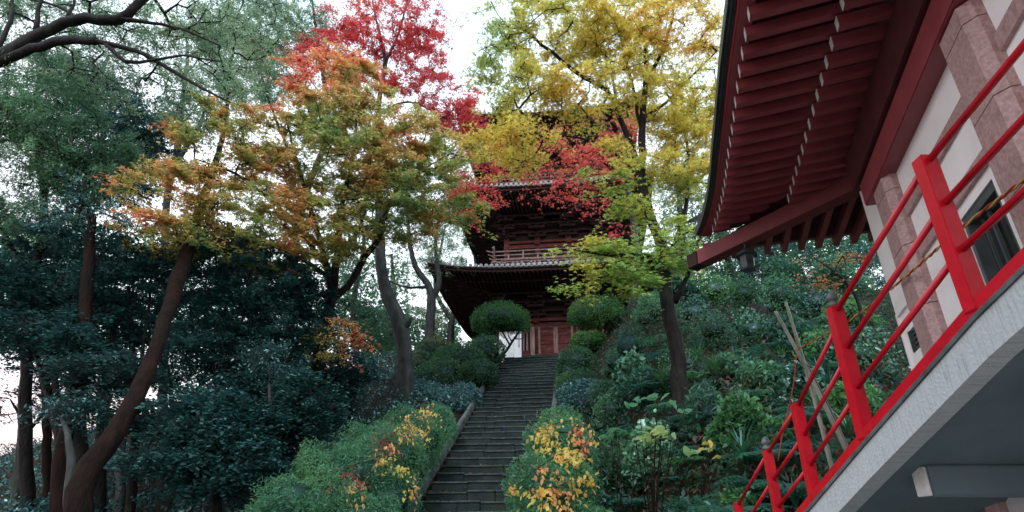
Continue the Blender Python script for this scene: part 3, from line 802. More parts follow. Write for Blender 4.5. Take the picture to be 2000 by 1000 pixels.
# eave curve: (n, s, z)
tab = [(.86, -1.5), (.86, 1.5), (.85, 4.17), (.81, 4.61), (.77, 5.07), (.74, 5.55), (.71, 6.04), (.67, 6.56), (.64, 7.1), (.60, 7.62), (.54, 8.13), (.47, 8.62), (.42, 8.86), (.37, 9.1)]
def eave(s):
    n = float(np.interp(s, [t[1] for t in tab], [t[0] for t in tab])); z = 4.2 + .10 * max(0, (s - 6) / 3) ** 2
    return n * z / 4.2, z
def mid_(s):
    z = 4.17 + .05 * max(0, (s - 6) / 3) ** 2; return float(np.interp(s, [-1.5, 4.5, 8.35, 9], [1.62, 1.57, 1.41, 1.36])), z
s = -1.3; k = 0
ZT = .115
rs = []
while s < 8.75: rs.append(s); s += .245 if s < 6.3 else .238
for s in rs:
    n0, z0 = eave(s); n1, z1 = mid_(min(s, 8.4))
    hip_n = KW + (SC - s) if s > SC else KW      # stops at the hip
    t_end = 1.0
    nh = min(KW, KW + .02 - (s - SC) * 1.10) if s > SC else KW + .02
    if s > 8.45: nh = max(n0 + .25, KW - (s - SC) * 1.12)
    e1 = min(n1 + .12, nh)
    mb = MB(); mb.bar(WP(s, n0, z0 + ZT / 2), WP(s, e1, z0 + ZT / 2 + (e1 - n0) * .05), .085, ZT, ch=.004)
    r_ = mb.build_at('rafter', MAT['darkred'], br)
    mb = MB(); mb.bar(WP(s, n0 - .006, z0 + ZT / 2), WP(s, n0 - .001, z0 + ZT / 2), .082, ZT - .004); mb.build('rafter_end', MAT['whitepaint'], r_)
    if s < 8.35 and nh > n1 + .1:
        zz = z1 - .085
        mb = MB(); mb.bar(WP(s, n1, zz + ZT / 2), WP(s, nh, zz + ZT / 2 + (nh - n1) * .05), .085, ZT, ch=.004)
        r_ = mb.build_at('rafter', MAT['darkred'], br)
        mb = MB(); mb.bar(WP(s, n1 - .006, zz + ZT / 2), WP(s, n1 - .001, zz + ZT / 2), .082, ZT - .004); mb.build('rafter_end', MAT['whitepaint'], r_)
# boards over the rafters, kayaoi, tiled edge
def strip(f0, f1, ss):
    vs = []; fs = []
    for s in ss: vs += [WP(*f0(s)), WP(*f1(s))]
    for i in range(len(ss) - 1): fs.append((2 * i, 2 * i + 1, 2 * i + 3, 2 * i + 2))
    return vs, fs
SS = list(np.linspace(-1.5, 9.1, 54))
def edge_prism(n_off0, n_off1, z_off0, z_off1):
    mb = MB(); vs = []; fs = []
    for s in SS:
        n, z = eave(s)
        vs += [WP(s, n + n_off0, z + z_off0), WP(s, n + n_off1, z + z_off0), WP(s, n + n_off1, z + z_off1), WP(s, n + n_off0, z + z_off1)]
    for i in range(len(SS) - 1):
        a = 4 * i
        for k in range(4): fs.append((a + k, a + (k + 1) % 4, a + 4 + (k + 1) % 4, a + 4 + k))
    fs += [(3, 2, 1, 0)]; b = 4 * (len(SS) - 1); fs.append((b, b + 1, b + 2, b + 3)); mb.add(vs, fs); return mb
edge_prism(-.075, .06, ZT + .004, ZT + .08).build_at('eave_board', MAT['darkred'], br)
edge_prism(-.095, -.078, ZT + .01, ZT + .10).build_at('eave_board', surf('bright_trim_red', (.42, .03, .035), (.5, .05, .05), 4, .45, .05), br)
e_ = edge_prism(-.125, -.098, ZT + .02, ZT + .125).build_at('roof_edge', MAT['blackmetal'], br)
edge_prism(-.15, -.128, ZT + .035, ZT + .14).build('gutter_lip', MAT['iron'], e_)
edge_prism(-.175, -.153, ZT + .045, ZT + .155).build('gutter_lip', MAT['blackmetal'], e_)
vs, fs = [], []
mb = MB()
for s in SS:
    n, z = eave(s); hn = KW + .3 if s < SC else max(n + .3, KW + .62 - (s - SC) * 1.1)
    vs += [WP(s, n + .05, z + ZT + .06), WP(s, hn, z + ZT + .06 + (hn - n) * .06)]
for i in range(len(SS) - 1): fs.append((2 * i, 2 * i + 1, 2 * i + 3, 2 * i + 2))
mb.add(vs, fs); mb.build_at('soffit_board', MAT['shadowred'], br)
# hip rafter with its dark end block
c0 = WP(9.22, .26, 4.10); c1 = WP(SC - .1, KW + .1, 4.02)
mb = MB(); mb.bar(c0, c1, .22, .24, ch=.005); hb = mb.build_at('hip_rafter', MAT['hipred'], br)
dd = (c0 - c1).normalized()
mb = MB(); mb.bar(c0 + dd * .02, c0 + dd * .24, .22, .24, ch=.01); mb.build('hip_end', MAT['wood_dark'], hb)
# far side eave: rafters running along d beyond the corner
for k in range(16):
    n = .75 + k * .245
    s_in = SC + (KW - n) * 1.12 if n < KW else SC - .1
    if s_in > 8.95: continue
    s_out = 9.24
    zz = 4.09
    mb = MB(); mb.bar(WP(s_in, n, zz + .03), WP(s_out, n, zz + .0), .085, ZT, ch=.004); r_ = mb.build_at('rafter', MAT['darkred'], br)
    mb = MB(); mb.bar(WP(s_out + .001, n, zz), WP(s_out + .006, n, zz), .082, ZT - .004); mb.build('rafter_end', MAT['whitepaint'], r_)
mb = MB()
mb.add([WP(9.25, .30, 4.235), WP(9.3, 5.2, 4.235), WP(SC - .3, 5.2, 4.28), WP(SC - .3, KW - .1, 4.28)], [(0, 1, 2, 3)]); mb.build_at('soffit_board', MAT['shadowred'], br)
mb = MB(); mb.bar(WP(9.3, .30, 4.31), WP(9.35, 5.2, 4.31), .10, .14); mb.build_at('eave_board', MAT['darkred'], br)
# tiled roof planes
mb = MB(); vs = []; fs = []
for s in SS:
    n, z = eave(s); q = min(s, 9.1); top_s = min(s, 6.0)
    vs += [WP(s, n - .17, z + ZT + .16), WP(min(s, 7.2), 4.4, 6.0)]
for i in range(len(SS) - 1): fs.append((2 * i, 2 * i + 1, 2 * i + 3, 2 * i + 2))
mb.add(vs, fs); mb.add([WP(9.15, .05, 4.75), WP(9.15, 5.2, 4.6), WP(7.2, 5.2, 6.0), WP(7.2, 4.4, 6.0)], [(0, 1, 2, 3)])
rt_ = mb.build_at('roof', MAT['tile'], br)
# iron lantern hanging from the corner
lp = WP(8.55, .86, 4.0)
lr = empty('hanging_lantern', lp); tag(lr, 'dark iron lantern hanging beneath the corner of the red eaves', 'lantern')
mb = MB(); mb.tube([lp + Vector((0, 0, .02)), lp + Vector((0, 0, -.14))], .012, n=6); mb.build_at('hook', MAT['iron'], lr)
mb = MB(); mb.lathe(lp + Vector((0, 0, -.5)), [(.045, 0), (.10, .02), (.115, .04), (.095, .06), (.105, .24), (.15, .26), (.17, .25), (.06, .34), (.03, .37)], 6); mb.build_at('body', MAT['iron'], lr)

# ------------------------------------------------------------------ bamboo poles and the rope
def pole(p, q, r, mat, label):
    m_ = MB(); p, q = Vector(p), Vector(q); n_ = 26; pts = []; rad = []
    for i in range(n_ + 1):
        t = i / n_; pts.append(p.lerp(q, t) + Vector((math.sin(t * 3) * .03, 0, 0)))
        rad.append(r * (1 - .3 * t) * (1.14 if i % 4 == 0 else 1))
    m_.tube(pts, rad, n=9); o = m_.build('bamboo_pole', MAT[mat], None, True); tag(o, label, 'pole', 'bamboo poles lashed together beside the railing')
pole(U(1632, 945, 9.0), U(1534, 590, 9.3), .034, 'bamboo', 'tallest pale grey bamboo pole leaning upright in the group beyond the railing')
pole(U(1655, 885, 9.0), U(1514, 608, 9.2), .036, 'bamboo', 'greenish bamboo pole leaning far left with its top below the tallest pole')
pole(U(1665, 900, 9.15), U(1568, 700, 9.25), .03, 'bamboo_red', 'short reddish brown bamboo pole ending near the rope knot')
rpts = [U(2090, 285, 2.7), U(2000, 352, 3.0), U(1870, 452, 3.9), U(1760, 548, 5.4), U(1660, 625, 7.0), U(1558, 683, 9.1)]
sp = smooth_poly(rpts, .02)
ro = empty('twisted_rope', rpts[0]); tag(ro, 'thin red and gold twisted rope strung behind the red railing to the bamboo poles', 'rope')
for kk, nm in ((0, 'rope'), (math.pi, 'ropegold')):
    mb = MB(); pts = []
    for i, p in enumerate(sp[::2]):
        a = i * .75 + kk; pts.append((p[0] + .007 * math.cos(a), p[1], p[2] + .007 * math.sin(a)))
    mb.tube(pts, .008, n=5); mb.build_at('strand', MAT[nm], ro, True)
ho = smooth_poly([U(1556, 690, 9.1), U(1548, 760, 9.05), U(1528, 850, 9.0), U(1520, 900, 9.0)], .08)
mb = MB(); mb.tube(ho, .008, n=5); tag(mb.build('hanging_rope', MAT['rope'], None, True), 'thin dark red rope hanging down from the lashed bamboo poles', 'rope')
#VEG
# ================================================================== VEGETATION
G_MAPLE = [(.11, .21, .10), (.19, .30, .12), (.34, .38, .11), (.52, .37, .12), (.70, .30, .12), (.72, .15, .12)]
G_RED = [(.45, .04, .05), (.64, .08, .085), (.76, .14, .12), (.74, .30, .10)]
G_YEL = [(.24, .38, .16), (.44, .50, .14), (.70, .60, .13), (.78, .58, .12), (.74, .34, .09)]
G_FRESH = [(.14, .30, .10), (.26, .42, .11), (.42, .50, .11), (.64, .48, .10)]
G_DARK = [(.010, .040, .038), (.020, .072, .068), (.042, .115, .105), (.085, .18, .165)]
G_MID = [(.02, .065, .035), (.04, .11, .055), (.07, .17, .08), (.12, .22, .09)]
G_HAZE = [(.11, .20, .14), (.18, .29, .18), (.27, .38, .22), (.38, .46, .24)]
G_BLUE = [(.045, .125, .085), (.085, .20, .12), (.14, .28, .15), (.21, .36, .18)]
def zb(z0, z1, inv=False):
    def f(P):
        t = np.clip((P[:, 2] - z0) / (z1 - z0), 0, 1); return 1 - t if inv else t
    return f
def gp(px, Y, dz=-.15):
    """trunk foot on the terrain under image column px at distance Y"""
    X = (px - 1000) / F * Y
    for _ in range(6):
        z = on_ground(X, Y); zc = Y * CP + z * SP; X = (px - 1000) / F * zc
    return (X, Y, on_ground(X, Y) + dz)

# ---- the orange and green maple left of the stairs
def bias_m(P):
    # measured tint map: red-orange at the crown top, orange along the left rim and lower skirt, green inside and to the right
    z = P[:, 2]; x = P[:, 0]
    zc = P[:, 1] * CP + z * SP; py = 500 - F * (z * CP - P[:, 1] * SP) / zc; px = 1000 + F * x / zc
    b = .47 + .55 * np.exp(-((px - 650) / 150) ** 2 - ((py - 110) / 75) ** 2) + .20 * np.exp(-((px - 560) / 260) ** 2 - ((py - 330) / 60) ** 2) + .22 * wnoise(P, 2.2) + .25 * np.exp(-((px - 540) / 60) ** 2 - ((py - 190) / 50) ** 2) \
        + .25 * np.exp(-((px - 290) / 90) ** 2 - ((py - 440) / 80) ** 2) - .25 * np.exp(-((px - 850) / 110) ** 2 - ((py - 360) / 90) ** 2) + .35 * np.exp(-((px - 900) / 60) ** 2 - ((py - 240) / 50) ** 2)
    return b
f0 = gp(592, 19.5)
mp1 = tree('maple_tree', 'wide orange and green maple with many dark stems left of the stairs', 'maple tree',
     [[(*f0, .30)] + stem((600, 800, 19.2, .25), (622, 700, 19, .22), (642, 610, 18.8, .20), (652, 560, 18.6, .18)),
      stem((650, 570, 18.6, .15), (632, 500, 18.2, .11), (610, 420, 17.6, .08), (585, 330, 17, .05), (560, 240, 16.5, .03)),
      stem((652, 560, 18.6, .14), (660, 480, 18.2, .12), (668, 400, 17.8, .09), (690, 300, 17.4, .06), (700, 190, 17, .03)),
      stem((645, 590, 18.8, .12), (690, 545, 18.6, .13), (712, 500, 18.4, .12), (738, 470, 18.2, .10), (752, 420, 18, .08), (790, 340, 17.6, .05), (830, 270, 17.4, .03)),
      stem((650, 540, 18.5, .09), (600, 470, 17.4, .07), (540, 400, 16, .05), (460, 340, 15, .04), (380, 310, 14.4, .02)),
      stem((655, 520, 18.4, .09), (700, 450, 18, .07), (712, 400, 18, .05), (740, 300, 18, .03)),
      stem((640, 540, 18.5, .08), (580, 500, 17, .06), (480, 460, 15.6, .045), (380, 440, 14.6, .03), (280, 430, 14, .02))],
     [ell(640, 300, 17, 190, 110, 2.6), ell(650, 170, 17, 110, 75, 2), ell(470, 300, 15.5, 130, 90, 2), ell(350, 380, 14.5, 120, 65, 1.6), ell(320, 450, 14.2, 80, 44, 1.4), ell(480, 420, 15.5, 150, 70, 1.8),
      ell(800, 300, 17.5, 130, 90, 2), ell(870, 385, 17.5, 90, 60, 1.6), ell(640, 430, 17, 120, 60, 1.8), ell(740, 380, 17.5, 130, 70, 2), ell(540, 490, 16, 80, 40, 1.3), ell(900, 300, 17.5, 60, 55, 1.2), ell(620, 470, 16.8, 90, 40, 1.3), ell(430, 480, 15.2, 90, 36, 1.2), ell(700, 250, 17, 110, 70, 1.6), ell(800, 420, 17.2, 90, 44, 1.4)],
     860, 98000, .112, G_MAPLE, 'star3', spray=(.36, .05), flat=.68, biasf=bias_m, sc=.9, jit=.24)
tree('maple_sprig', 'low bright orange maple spray hanging in front of the dark trunks left of the stairs', 'maple branch',
     [stem((628, 640, 18.9, .05), (650, 650, 18, .035), (690, 655, 17.4, .02), (720, 670, 17, .01))],
     [ell(665, 655, 17.2, 62, 32, .7), ell(640, 690, 17.2, 40, 18, .5)], 34, 1000, .10, G_MAPLE, 'star3', spray=(.28, .06), biasf=lambda P: .62 + .2 * wnoise(P, 2), flat=.6, onto=mp1, trunk_name='bough', crown_name='bough_leaves')

# ---- tall red maple behind
f0 = gp(788, 22.3)
tree('maple_tree', 'tall red maple with a bent grey trunk and a broken stub left of the pagoda', 'maple tree',
     [[(*f0, .42)] + stem((788, 780, 22.3, .36), (790, 700, 22.3, .31), (782, 640, 22.3, .30), (752, 560, 22.4, .25), (742, 480, 22.5, .22), (740, 400, 22.6, .19), (738, 300, 22.8, .15), (740, 200, 23, .12), (752, 120, 23, .10), (735, 40, 23, .06), (720, -40, 23, .03)),
      stem((780, 640, 22.3, .16), (796, 634, 22.2, .11), (803, 622, 22.2, .07)),
      stem((750, 130, 23, .08), (780, 60, 23, .06), (800, -20, 23, .03)), stem((740, 220, 23, .07), (800, 200, 23, .05), (870, 230, 23, .03)),
      stem((738, 300, 22.8, .07), (690, 220, 23, .05), (640, 150, 23, .03)), stem((742, 420, 22.6, .08), (800, 350, 22.6, .05), (880, 300, 22.6, .03))],
     [ell(740, 60, 23, 100, 70, 2.4), ell(600, 110, 22.5, 50, 40, 1.2), ell(690, 100, 22.5, 90, 50, 1.6), ell(880, 240, 23, 60, 40, 1.4), ell(830, 30, 23, 70, 55, 2), ell(660, 40, 23, 50, 35, 1.5), ell(640, 140, 22.5, 80, 60, 2), ell(730, 170, 23, 100, 60, 2), ell(820, 120, 23.4, 60, 70, 2), ell(870, 190, 23, 60, 50, 1.8), ell(910, 250, 23, 45, 60, 1.5),
      ell(920, 330, 23, 60, 40, 1.4), ell(905, 385, 22.6, 50, 40, 1.2), ell(960, 300, 23.5, 40, 40, 1)],
     520, 42000, .115, G_RED, 'star3', spray=(.38, .12), flat=.5, bark='bark_grey', sc=.7, biasf=lambda P: .42 + .3 * wnoise(P, .6))

# ---- red maple in front of the pagoda
f0 = gp(1222, 28.6)
tree('maple_tree', 'bright red maple drooping across the front of the pagoda upper storeys', 'maple tree',
     [[(*f0, .26)] + stem((1240, 560, 28, .22), (1238, 440, 27.6, .19), (1222, 350, 27.3, .17), (1216, 270, 27, .14), (1204, 200, 26.8, .10), (1190, 110, 26.6, .05)),
      stem((1218, 280, 27, .08), (1170, 240, 26.4, .06), (1110, 235, 26, .03)), stem((1222, 340, 27.2, .08), (1160, 330, 26.4, .05), (1090, 350, 25.8, .03)),
      stem((1230, 400, 27.4, .07), (1170, 390, 26.4, .05), (1110, 410, 25.8, .02))],
     [ell(1140, 260, 26, 90, 40, 1.4), ell(1090, 310, 25.6, 90, 45, 1.2), ell(1160, 330, 26, 80, 50, 1.3), ell(1100, 370, 25.4, 80, 38, 1), ell(1150, 405, 25.4, 70, 30, .9), ell(1220, 260, 26.4, 50, 50, 1.2), ell(1000, 330, 25.6, 60, 34, .8), ell(960, 390, 25.6, 36, 24, .6), ell(1200, 300, 26.4, 60, 40, 1), ell(1230, 230, 27, 40, 40, 1), ell(1230, 450, 26.4, 40, 25, .7)],
     230, 5200, .15, G_RED, 'star3', spray=(.40, .14), flat=.5, sc=1.1, biasf=lambda P: .55 + .3 * wnoise(P, .9), bark='bark_grey')

# ---- big yellow maple right of the stairs
f0 = gp(1332, 13.5)
def bias_y(P):
    z = P[:, 2]; x = P[:, 0]; zc = P[:, 1] * CP + z * SP; py = 500 - F * (z * CP - P[:, 1] * SP) / zc; px = 1000 + F * x / zc
    return .56 - .42 * np.exp(-((px - 950) / 60) ** 2 - ((py - 110) / 110) ** 2) + .28 * np.exp(-((px - 1350) / 50) ** 2 - ((py - 60) / 70) ** 2) - .30 * sstep(py, 300, 400) + .15 * np.exp(-((px - 960) / 50) ** 2 - ((py - 270) / 40) ** 2)
mp2 = tree('maple_tree', 'tall yellow maple with a mossy forked trunk growing on the bank right of the stairs', 'maple tree',
     [[(*f0, .24)] + stem((1326, 740, 13.5, .19), (1322, 680, 13.5, .175), (1306, 600, 13.5, .165), (1298, 540, 13.5, .165), (1292, 480, 13.5, .145), (1268, 420, 13.5, .13), (1252, 360, 13.5, .11), (1240, 310, 13.4, .09), (1226, 270, 13.4, .08), (1205, 215, 13.3, .07), (1185, 175, 13.2, .065), (1140, 150, 13, .06), (1080, 105, 12.8, .05), (1040, 70, 12.6, .035), (1015, 20, 12.5, .02)),
      stem((1256, 375, 13.5, .09), (1253, 300, 13.5, .10), (1256, 220, 13.5, .095), (1262, 140, 13.5, .08), (1260, 60, 13.5, .06), (1262, -30, 13.5, .04)),
      stem((1262, 170, 13.5, .06), (1288, 110, 13.5, .05), (1310, 50, 13.4, .04), (1318, -10, 13.4, .03)),
      stem((1254, 260, 13.5, .05), (1238, 180, 13.4, .045), (1222, 110, 13.3, .04), (1212, 50, 13.2, .03), (1250, -10, 13, .015)),
      stem((1318, 590, 13.5, .085), (1345, 535, 13.4, .05), (1360, 480, 13.3, .035), (1385, 420, 13, .03), (1400, 340, 13, .02)),
      stem((1298, 520, 13.5, .07), (1330, 440, 13.6, .055), (1345, 340, 13.6, .045), (1332, 240, 13.6, .035), (1300, 180, 13.6, .025)),
      stem((1256, 230, 13.5, .05), (1300, 200, 13.5, .04), (1350, 150, 13.4, .03), (1400, 100, 13.3, .02)),
      stem((1248, 350, 13.4, .05), (1200, 300, 12.9, .035), (1130, 270, 12.6, .025), (1050, 260, 12.4, .018)),
      stem((1296, 530, 13.4, .07), (1260, 505, 12.8, .05), (1200, 500, 12.2, .035), (1130, 490, 11.9, .018)),
      stem((1296, 545, 13.4, .05), (1240, 545, 12.6, .035), (1180, 540, 12.2, .025), (1110, 560, 12, .012))],
     [ell(1080, 60, 12.8, 130, 70, 1.6), ell(1200, 70, 13.2, 110, 85, 1.6), ell(1330, 60, 13.4, 85, 80, 1.4), ell(1140, 190, 12.8, 90, 55, 1.2), ell(1030, 190, 12.6, 80, 55, 1.2), ell(955, 130, 12.6, 40, 55, .8), ell(1000, 280, 12.5, 80, 40, 1), ell(1360, 200, 13.4, 60, 90, 1.2),
      ell(1350, 330, 13.4, 50, 60, 1), ell(960, 30, 12.6, 35, 26, .6), ell(1290, 200, 14, 60, 60, 1), ell(1020, 330, 12.6, 40, 25, .5), ell(1230, 300, 13, 60, 30, .8), ell(1240, 150, 12.8, 70, 50, 1), ell(1325, 250, 13.6, 55, 60, 1), ell(1290, 330, 13.6, 50, 40, .8)],
     660, 46000, .085, G_YEL, 'star5', spray=(.30, .07), flat=.55, biasf=bias_y, sc=1.0)
tree('maple_branch', 'fresh green maple bough reaching left over the clipped bushes in front of the pagoda', 'maple branch',
     [stem((1302, 520, 13.3, .05), (1270, 500, 12.8, .05), (1200, 497, 12.2, .035), (1120, 487, 11.9, .015)),
      stem((1296, 560, 13.4, .03), (1240, 545, 12.6, .035), (1180, 540, 12.2, .025), (1110, 565, 12, .012)), stem((1300, 500, 13.3, .04), (1330, 460, 13, .03), (1370, 440, 12.6, .02))],
     [ell(1235, 490, 12.4, 90, 18, .8), ell(1140, 487, 12.1, 65, 12, .6), ell(1180, 530, 12.1, 75, 17, .6), ell(1110, 560, 12, 40, 12, .45), ell(1250, 530, 12.4, 60, 24, .7), ell(1205, 565, 12.2, 45, 12, .5), ell(1310, 455, 12.8, 60, 22, .7), ell(1330, 500, 13, 40, 26, .6), ell(1240, 400, 12.9, 50, 20, .6), ell(1200, 345, 12.6, 70, 18, .6)],
     200, 5200, .092, G_FRESH, 'star5', spray=(.24, .035), flat=.74, sc=1.6, rtwig=.004, onto=mp2, trunk_name='bough', crown_name='bough_leaves')

# ---- leaning red-brown trunk, big crown high up
f0 = gp(140, 11)
tree('leaning_tree', 'thick red brown trunk leaning right across the dark undergrowth at left', 'tree',
     [[(*f0, .27)] + stem((158, 960, 11.2, .22), (225, 850, 11.6, .185), (282, 740, 12.1, .165), (318, 640, 12.7, .155), (345, 550, 13.8, .19), (378, 460, 15, .17), (392, 400, 16.2, .15), (415, 340, 17.2, .12), (440, 240, 18, .08), (450, 120, 18.5, .04))],
     [ell(440, 120, 18.5, 120, 80, 2), ell(500, 40, 18.5, 110, 60, 2), ell(380, 230, 18.5, 70, 50, 1.5)],
     240, 22000, .10, G_HAZE, 'oval', bark='bark_red', spray=(.4, .2), flat=.3)
# ---- camphor with long dark limbs at upper left
f0 = gp(-140, 13)
tree('camphor_tree', 'old tree at upper left with long dark limbs reaching right under the pale sky', 'tree',
     [[(*f0, .42)] + stem((-110, 700, 13, .36), (-130, 500, 13, .30), (-110, 300, 13, .26), (-50, 150, 13, .22), (30, 95, 13, .19), (100, 56, 13, .16), (150, 38, 13, .16), (230, 37, 13, .15), (262, 15, 13, .13), (290, -10, 13, .12)),
      stem((-20, 130, 13, .14), (80, 90, 12.8, .13), (130, 80, 12.7, .13), (187, 80, 12.6, .12)),
      stem((187, 80, 12.6, .075), (240, 92, 12.6, .07), (290, 110, 12.6, .06), (340, 140, 12.6, .05), (400, 175, 12.6, .035), (450, 200, 12.6, .02)),
      stem((205, 85, 12.6, .06), (248, 120, 12.5, .055), (300, 118, 12.5, .04), (360, 108, 12.5, .03), (430, 120, 12.5, .02)),
      stem((235, 37, 13, .08), (300, 45, 13, .05), (370, 62, 13, .035), (430, 90, 13, .02)),
      stem((70, 60, 13, .08), (75, 20, 13, .06), (90, -40, 13, .05)), stem((-20, 125, 13, .08), (20, 40, 13, .06), (25, -20, 13, .04)), stem((120, 50, 13, .05), (145, 10, 13, .04), (150, -40, 13, .03)),
      stem((150, 38, 13, .06), (110, 10, 13, .04), (60, 0, 13, .03))],
     [ell(170, 60, 14.6, 190, 70, 1.5), ell(330, 60, 14.6, 130, 70, 1.4), ell(380, 170, 14.2, 100, 50, 1.2), ell(220, 160, 14.4, 120, 50, 1.3), ell(60, 40, 14.8, 90, 60, 1.4), ell(420, 30, 14, 60, 40, 1)],
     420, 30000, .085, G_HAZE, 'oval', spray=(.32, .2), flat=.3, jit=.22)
# ---- dense soft green trees at left
f0 = gp(60, 16)
tree('broadleaf_tree', 'dense soft green tree filling the left edge below the dark limbs', 'tree',
     [[(*f0, .17)] + stem((50, 800, 16, .15), (60, 600, 16, .13), (85, 420, 16, .11), (80, 300, 16, .11), (70, 180, 16, .06)), stem((70, 500, 16, .12), (130, 420, 16, .08), (190, 330, 16, .04)), stem((62, 560, 16, .12), (20, 480, 16, .08), (-20, 400, 15.6, .05)),
      stem((60, 620, 16, .1), (110, 560, 15.8, .07), (150, 500, 15.6, .05))],
     [ell(60, 180, 15, 110, 80, 2.2), ell(120, 250, 15, 110, 70, 2.2), ell(20, 280, 15, 80, 80, 2), ell(130, 330, 15.4, 100, 50, 1.8), ell(190, 290, 15.6, 60, 60, 1.5), ell(10, 400, 15.6, 70, 50, 1.5), ell(70, 440, 15.6, 90, 40, 1.5)],
     420, 60000, .12, G_BLUE, 'narrow', spray=(.42, .22), flat=.35, sc=.7)
f0 = gp(165, 19)
tree('evergreen_tree', 'dark evergreen tree with a bare forked trunk behind the soft green tree', 'tree',
     [[(*f0, .30)] + stem((150, 800, 19, .26), (158, 600, 19, .22), (160, 470, 19, .19), (158, 400, 19, .15), (190, 300, 19, .1), (220, 200, 19, .06)), stem((160, 430, 19, .12), (200, 390, 19, .09), (260, 330, 19, .05)), stem((158, 470, 19, .12), (125, 390, 19, .08), (90, 330, 19, .05))],
     [ell(210, 200, 19, 70, 60, 2), ell(250, 280, 19, 80, 70, 2.2), ell(190, 350, 19, 100, 50, 2), ell(300, 250, 19.4, 50, 60, 1.6), ell(140, 150, 20, 60, 40, 1.6), ell(280, 380, 19, 50, 30, 1.2)],
     320, 34000, .13, G_DARK, 'oval', leaf='gleaf', spray=(.42, .22), flat=.35)
# slender grey tree
f0 = gp(318, 24)
tree('slender_tree', 'slender grey trunked tree standing clear against the white sky at left', 'tree',
     [[(*f0, .20)] + stem((322, 600, 24, .18), (325, 400, 24, .16), (345, 300, 24, .15), (352, 240, 24, .14), (358, 180, 24, .11), (366, 110, 24, .08), (362, 60, 24, .04)), stem((322, 360, 24, .16), (350, 310, 24, .13), (388, 248, 24, .10), (410, 180, 24, .05)), stem((354, 240, 24, .05), (372, 225, 24, .03), (395, 190, 24, .02)), stem((366, 140, 24, .05), (385, 118, 24, .03), (400, 80, 24, .02))],
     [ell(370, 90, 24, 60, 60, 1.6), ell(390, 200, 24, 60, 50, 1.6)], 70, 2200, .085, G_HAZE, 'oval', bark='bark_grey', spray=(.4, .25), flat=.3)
# hazy tall trees centre left
f0 = gp(560, 29)
tree('hazy_tree', 'tall feathery pale green tree behind the left of the red maple', 'tree',
     [[(*f0, .28)] + stem((565, 600, 29, .25), (590, 400, 29, .2), (640, 250, 29, .16), (622, 90, 29, .12), (615, 40, 29, .08), (605, -30, 29, .05)), stem((628, 120, 29, .1), (600, 70, 29, .07), (560, 30, 29, .04)), stem((635, 200, 29, .1), (560, 150, 29, .06), (480, 130, 29, .03)), stem((600, 380, 29, .1), (520, 180, 29, .07), (500, 60, 29, .04), (540, 20, 29, .03))],
     [ell(500, 60, 29, 90, 70, 3), ell(540, 130, 29, 70, 60, 2.6), ell(600, 40, 29, 60, 50, 2.2), ell(490, 170, 29, 50, 70, 2.4), ell(450, 100, 29, 50, 70, 2)],
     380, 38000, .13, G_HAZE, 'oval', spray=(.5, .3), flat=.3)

# ---- pale trunked trees left of the pagoda
def pale(px, Y, pts, ells_, label, n, nl, pal=G_HAZE, size=.11, bark='bark_grey'):
    f0 = gp(px, Y)
    tree('pale_tree', label, 'tree', [[(*f0, pts[0][0][3] * 1.3)] + stem(*pts[0])] + [stem(*q) for q in pts[1:]], ells_, n, nl, size, pal, 'oval', bark=bark, spray=(.5, .3), flat=.3, group='thin woodland trees behind the stairs')
pale(838, 32, [[(838, 650, 32, .28), (842, 590, 32, .27), (838, 560, 32, .2), (812, 520, 32, .17), (800, 470, 32, .13), (795, 400, 32, .08)], [(842, 585, 32, .2), (858, 550, 32, .16), (850, 480, 32, .1), (860, 400, 32, .06)], [(838, 560, 32, .1), (790, 560, 32, .06), (740, 540, 32, .04)]],
     [ell(820, 450, 33, 60, 60, 2.5), ell(860, 500, 33, 40, 50, 2), ell(770, 540, 33, 50, 40, 2), ell(870, 420, 33, 40, 50, 2)], 'smooth silver grey forked tree close beside the left corner of the pagoda roof', 140, 8000)
pale(880, 42, [[(880, 660, 42, .28), (890, 600, 42, .24), (930, 520, 42, .18), (900, 420, 42, .1)], [(885, 630, 42, .2), (850, 560, 42, .14), (870, 440, 42, .07)]],
     [ell(880, 470, 42, 60, 60, 3), ell(840, 600, 42, 50, 50, 3), ell(900, 400, 42, 60, 40, 3)], 'grey tree showing behind the left eave of the pagoda', 160, 12000, size=.14)
pale(700, 36, [[(700, 720, 36, .22), (690, 600, 36, .18), (710, 480, 36, .12), (700, 400, 36, .06)]],
     [ell(690, 560, 36, 80, 70, 3), ell(620, 600, 36, 70, 60, 3), ell(740, 640, 36, 70, 50, 3), ell(560, 540, 36, 60, 60, 3)], 'thin leafy tree beyond the trunk of the orange maple', 200, 15000, G_MID, .15)
pale(760, 45, [[(760, 700, 45, .25), (770, 600, 45, .2), (765, 500, 45, .12)]],
     [ell(770, 640, 45, 80, 50, 4), ell(700, 640, 45, 80, 50, 4), ell(850, 660, 45, 60, 30, 3), ell(820, 540, 45, 60, 40, 3)], 'distant bushy tree low behind the bent grey trunk', 160, 9000, G_MID, .17)
pale(480, 34, [[(480, 720, 34, .22), (490, 600, 34, .18), (480, 480, 34, .12)]],
     [ell(470, 560, 34, 90, 70, 3), ell(400, 640, 34, 80, 70, 3), ell(560, 660, 34, 90, 60, 3)], 'dim green tree deep behind the leaning trunk', 200, 14000, G_DARK, .16, 'bark_dark')

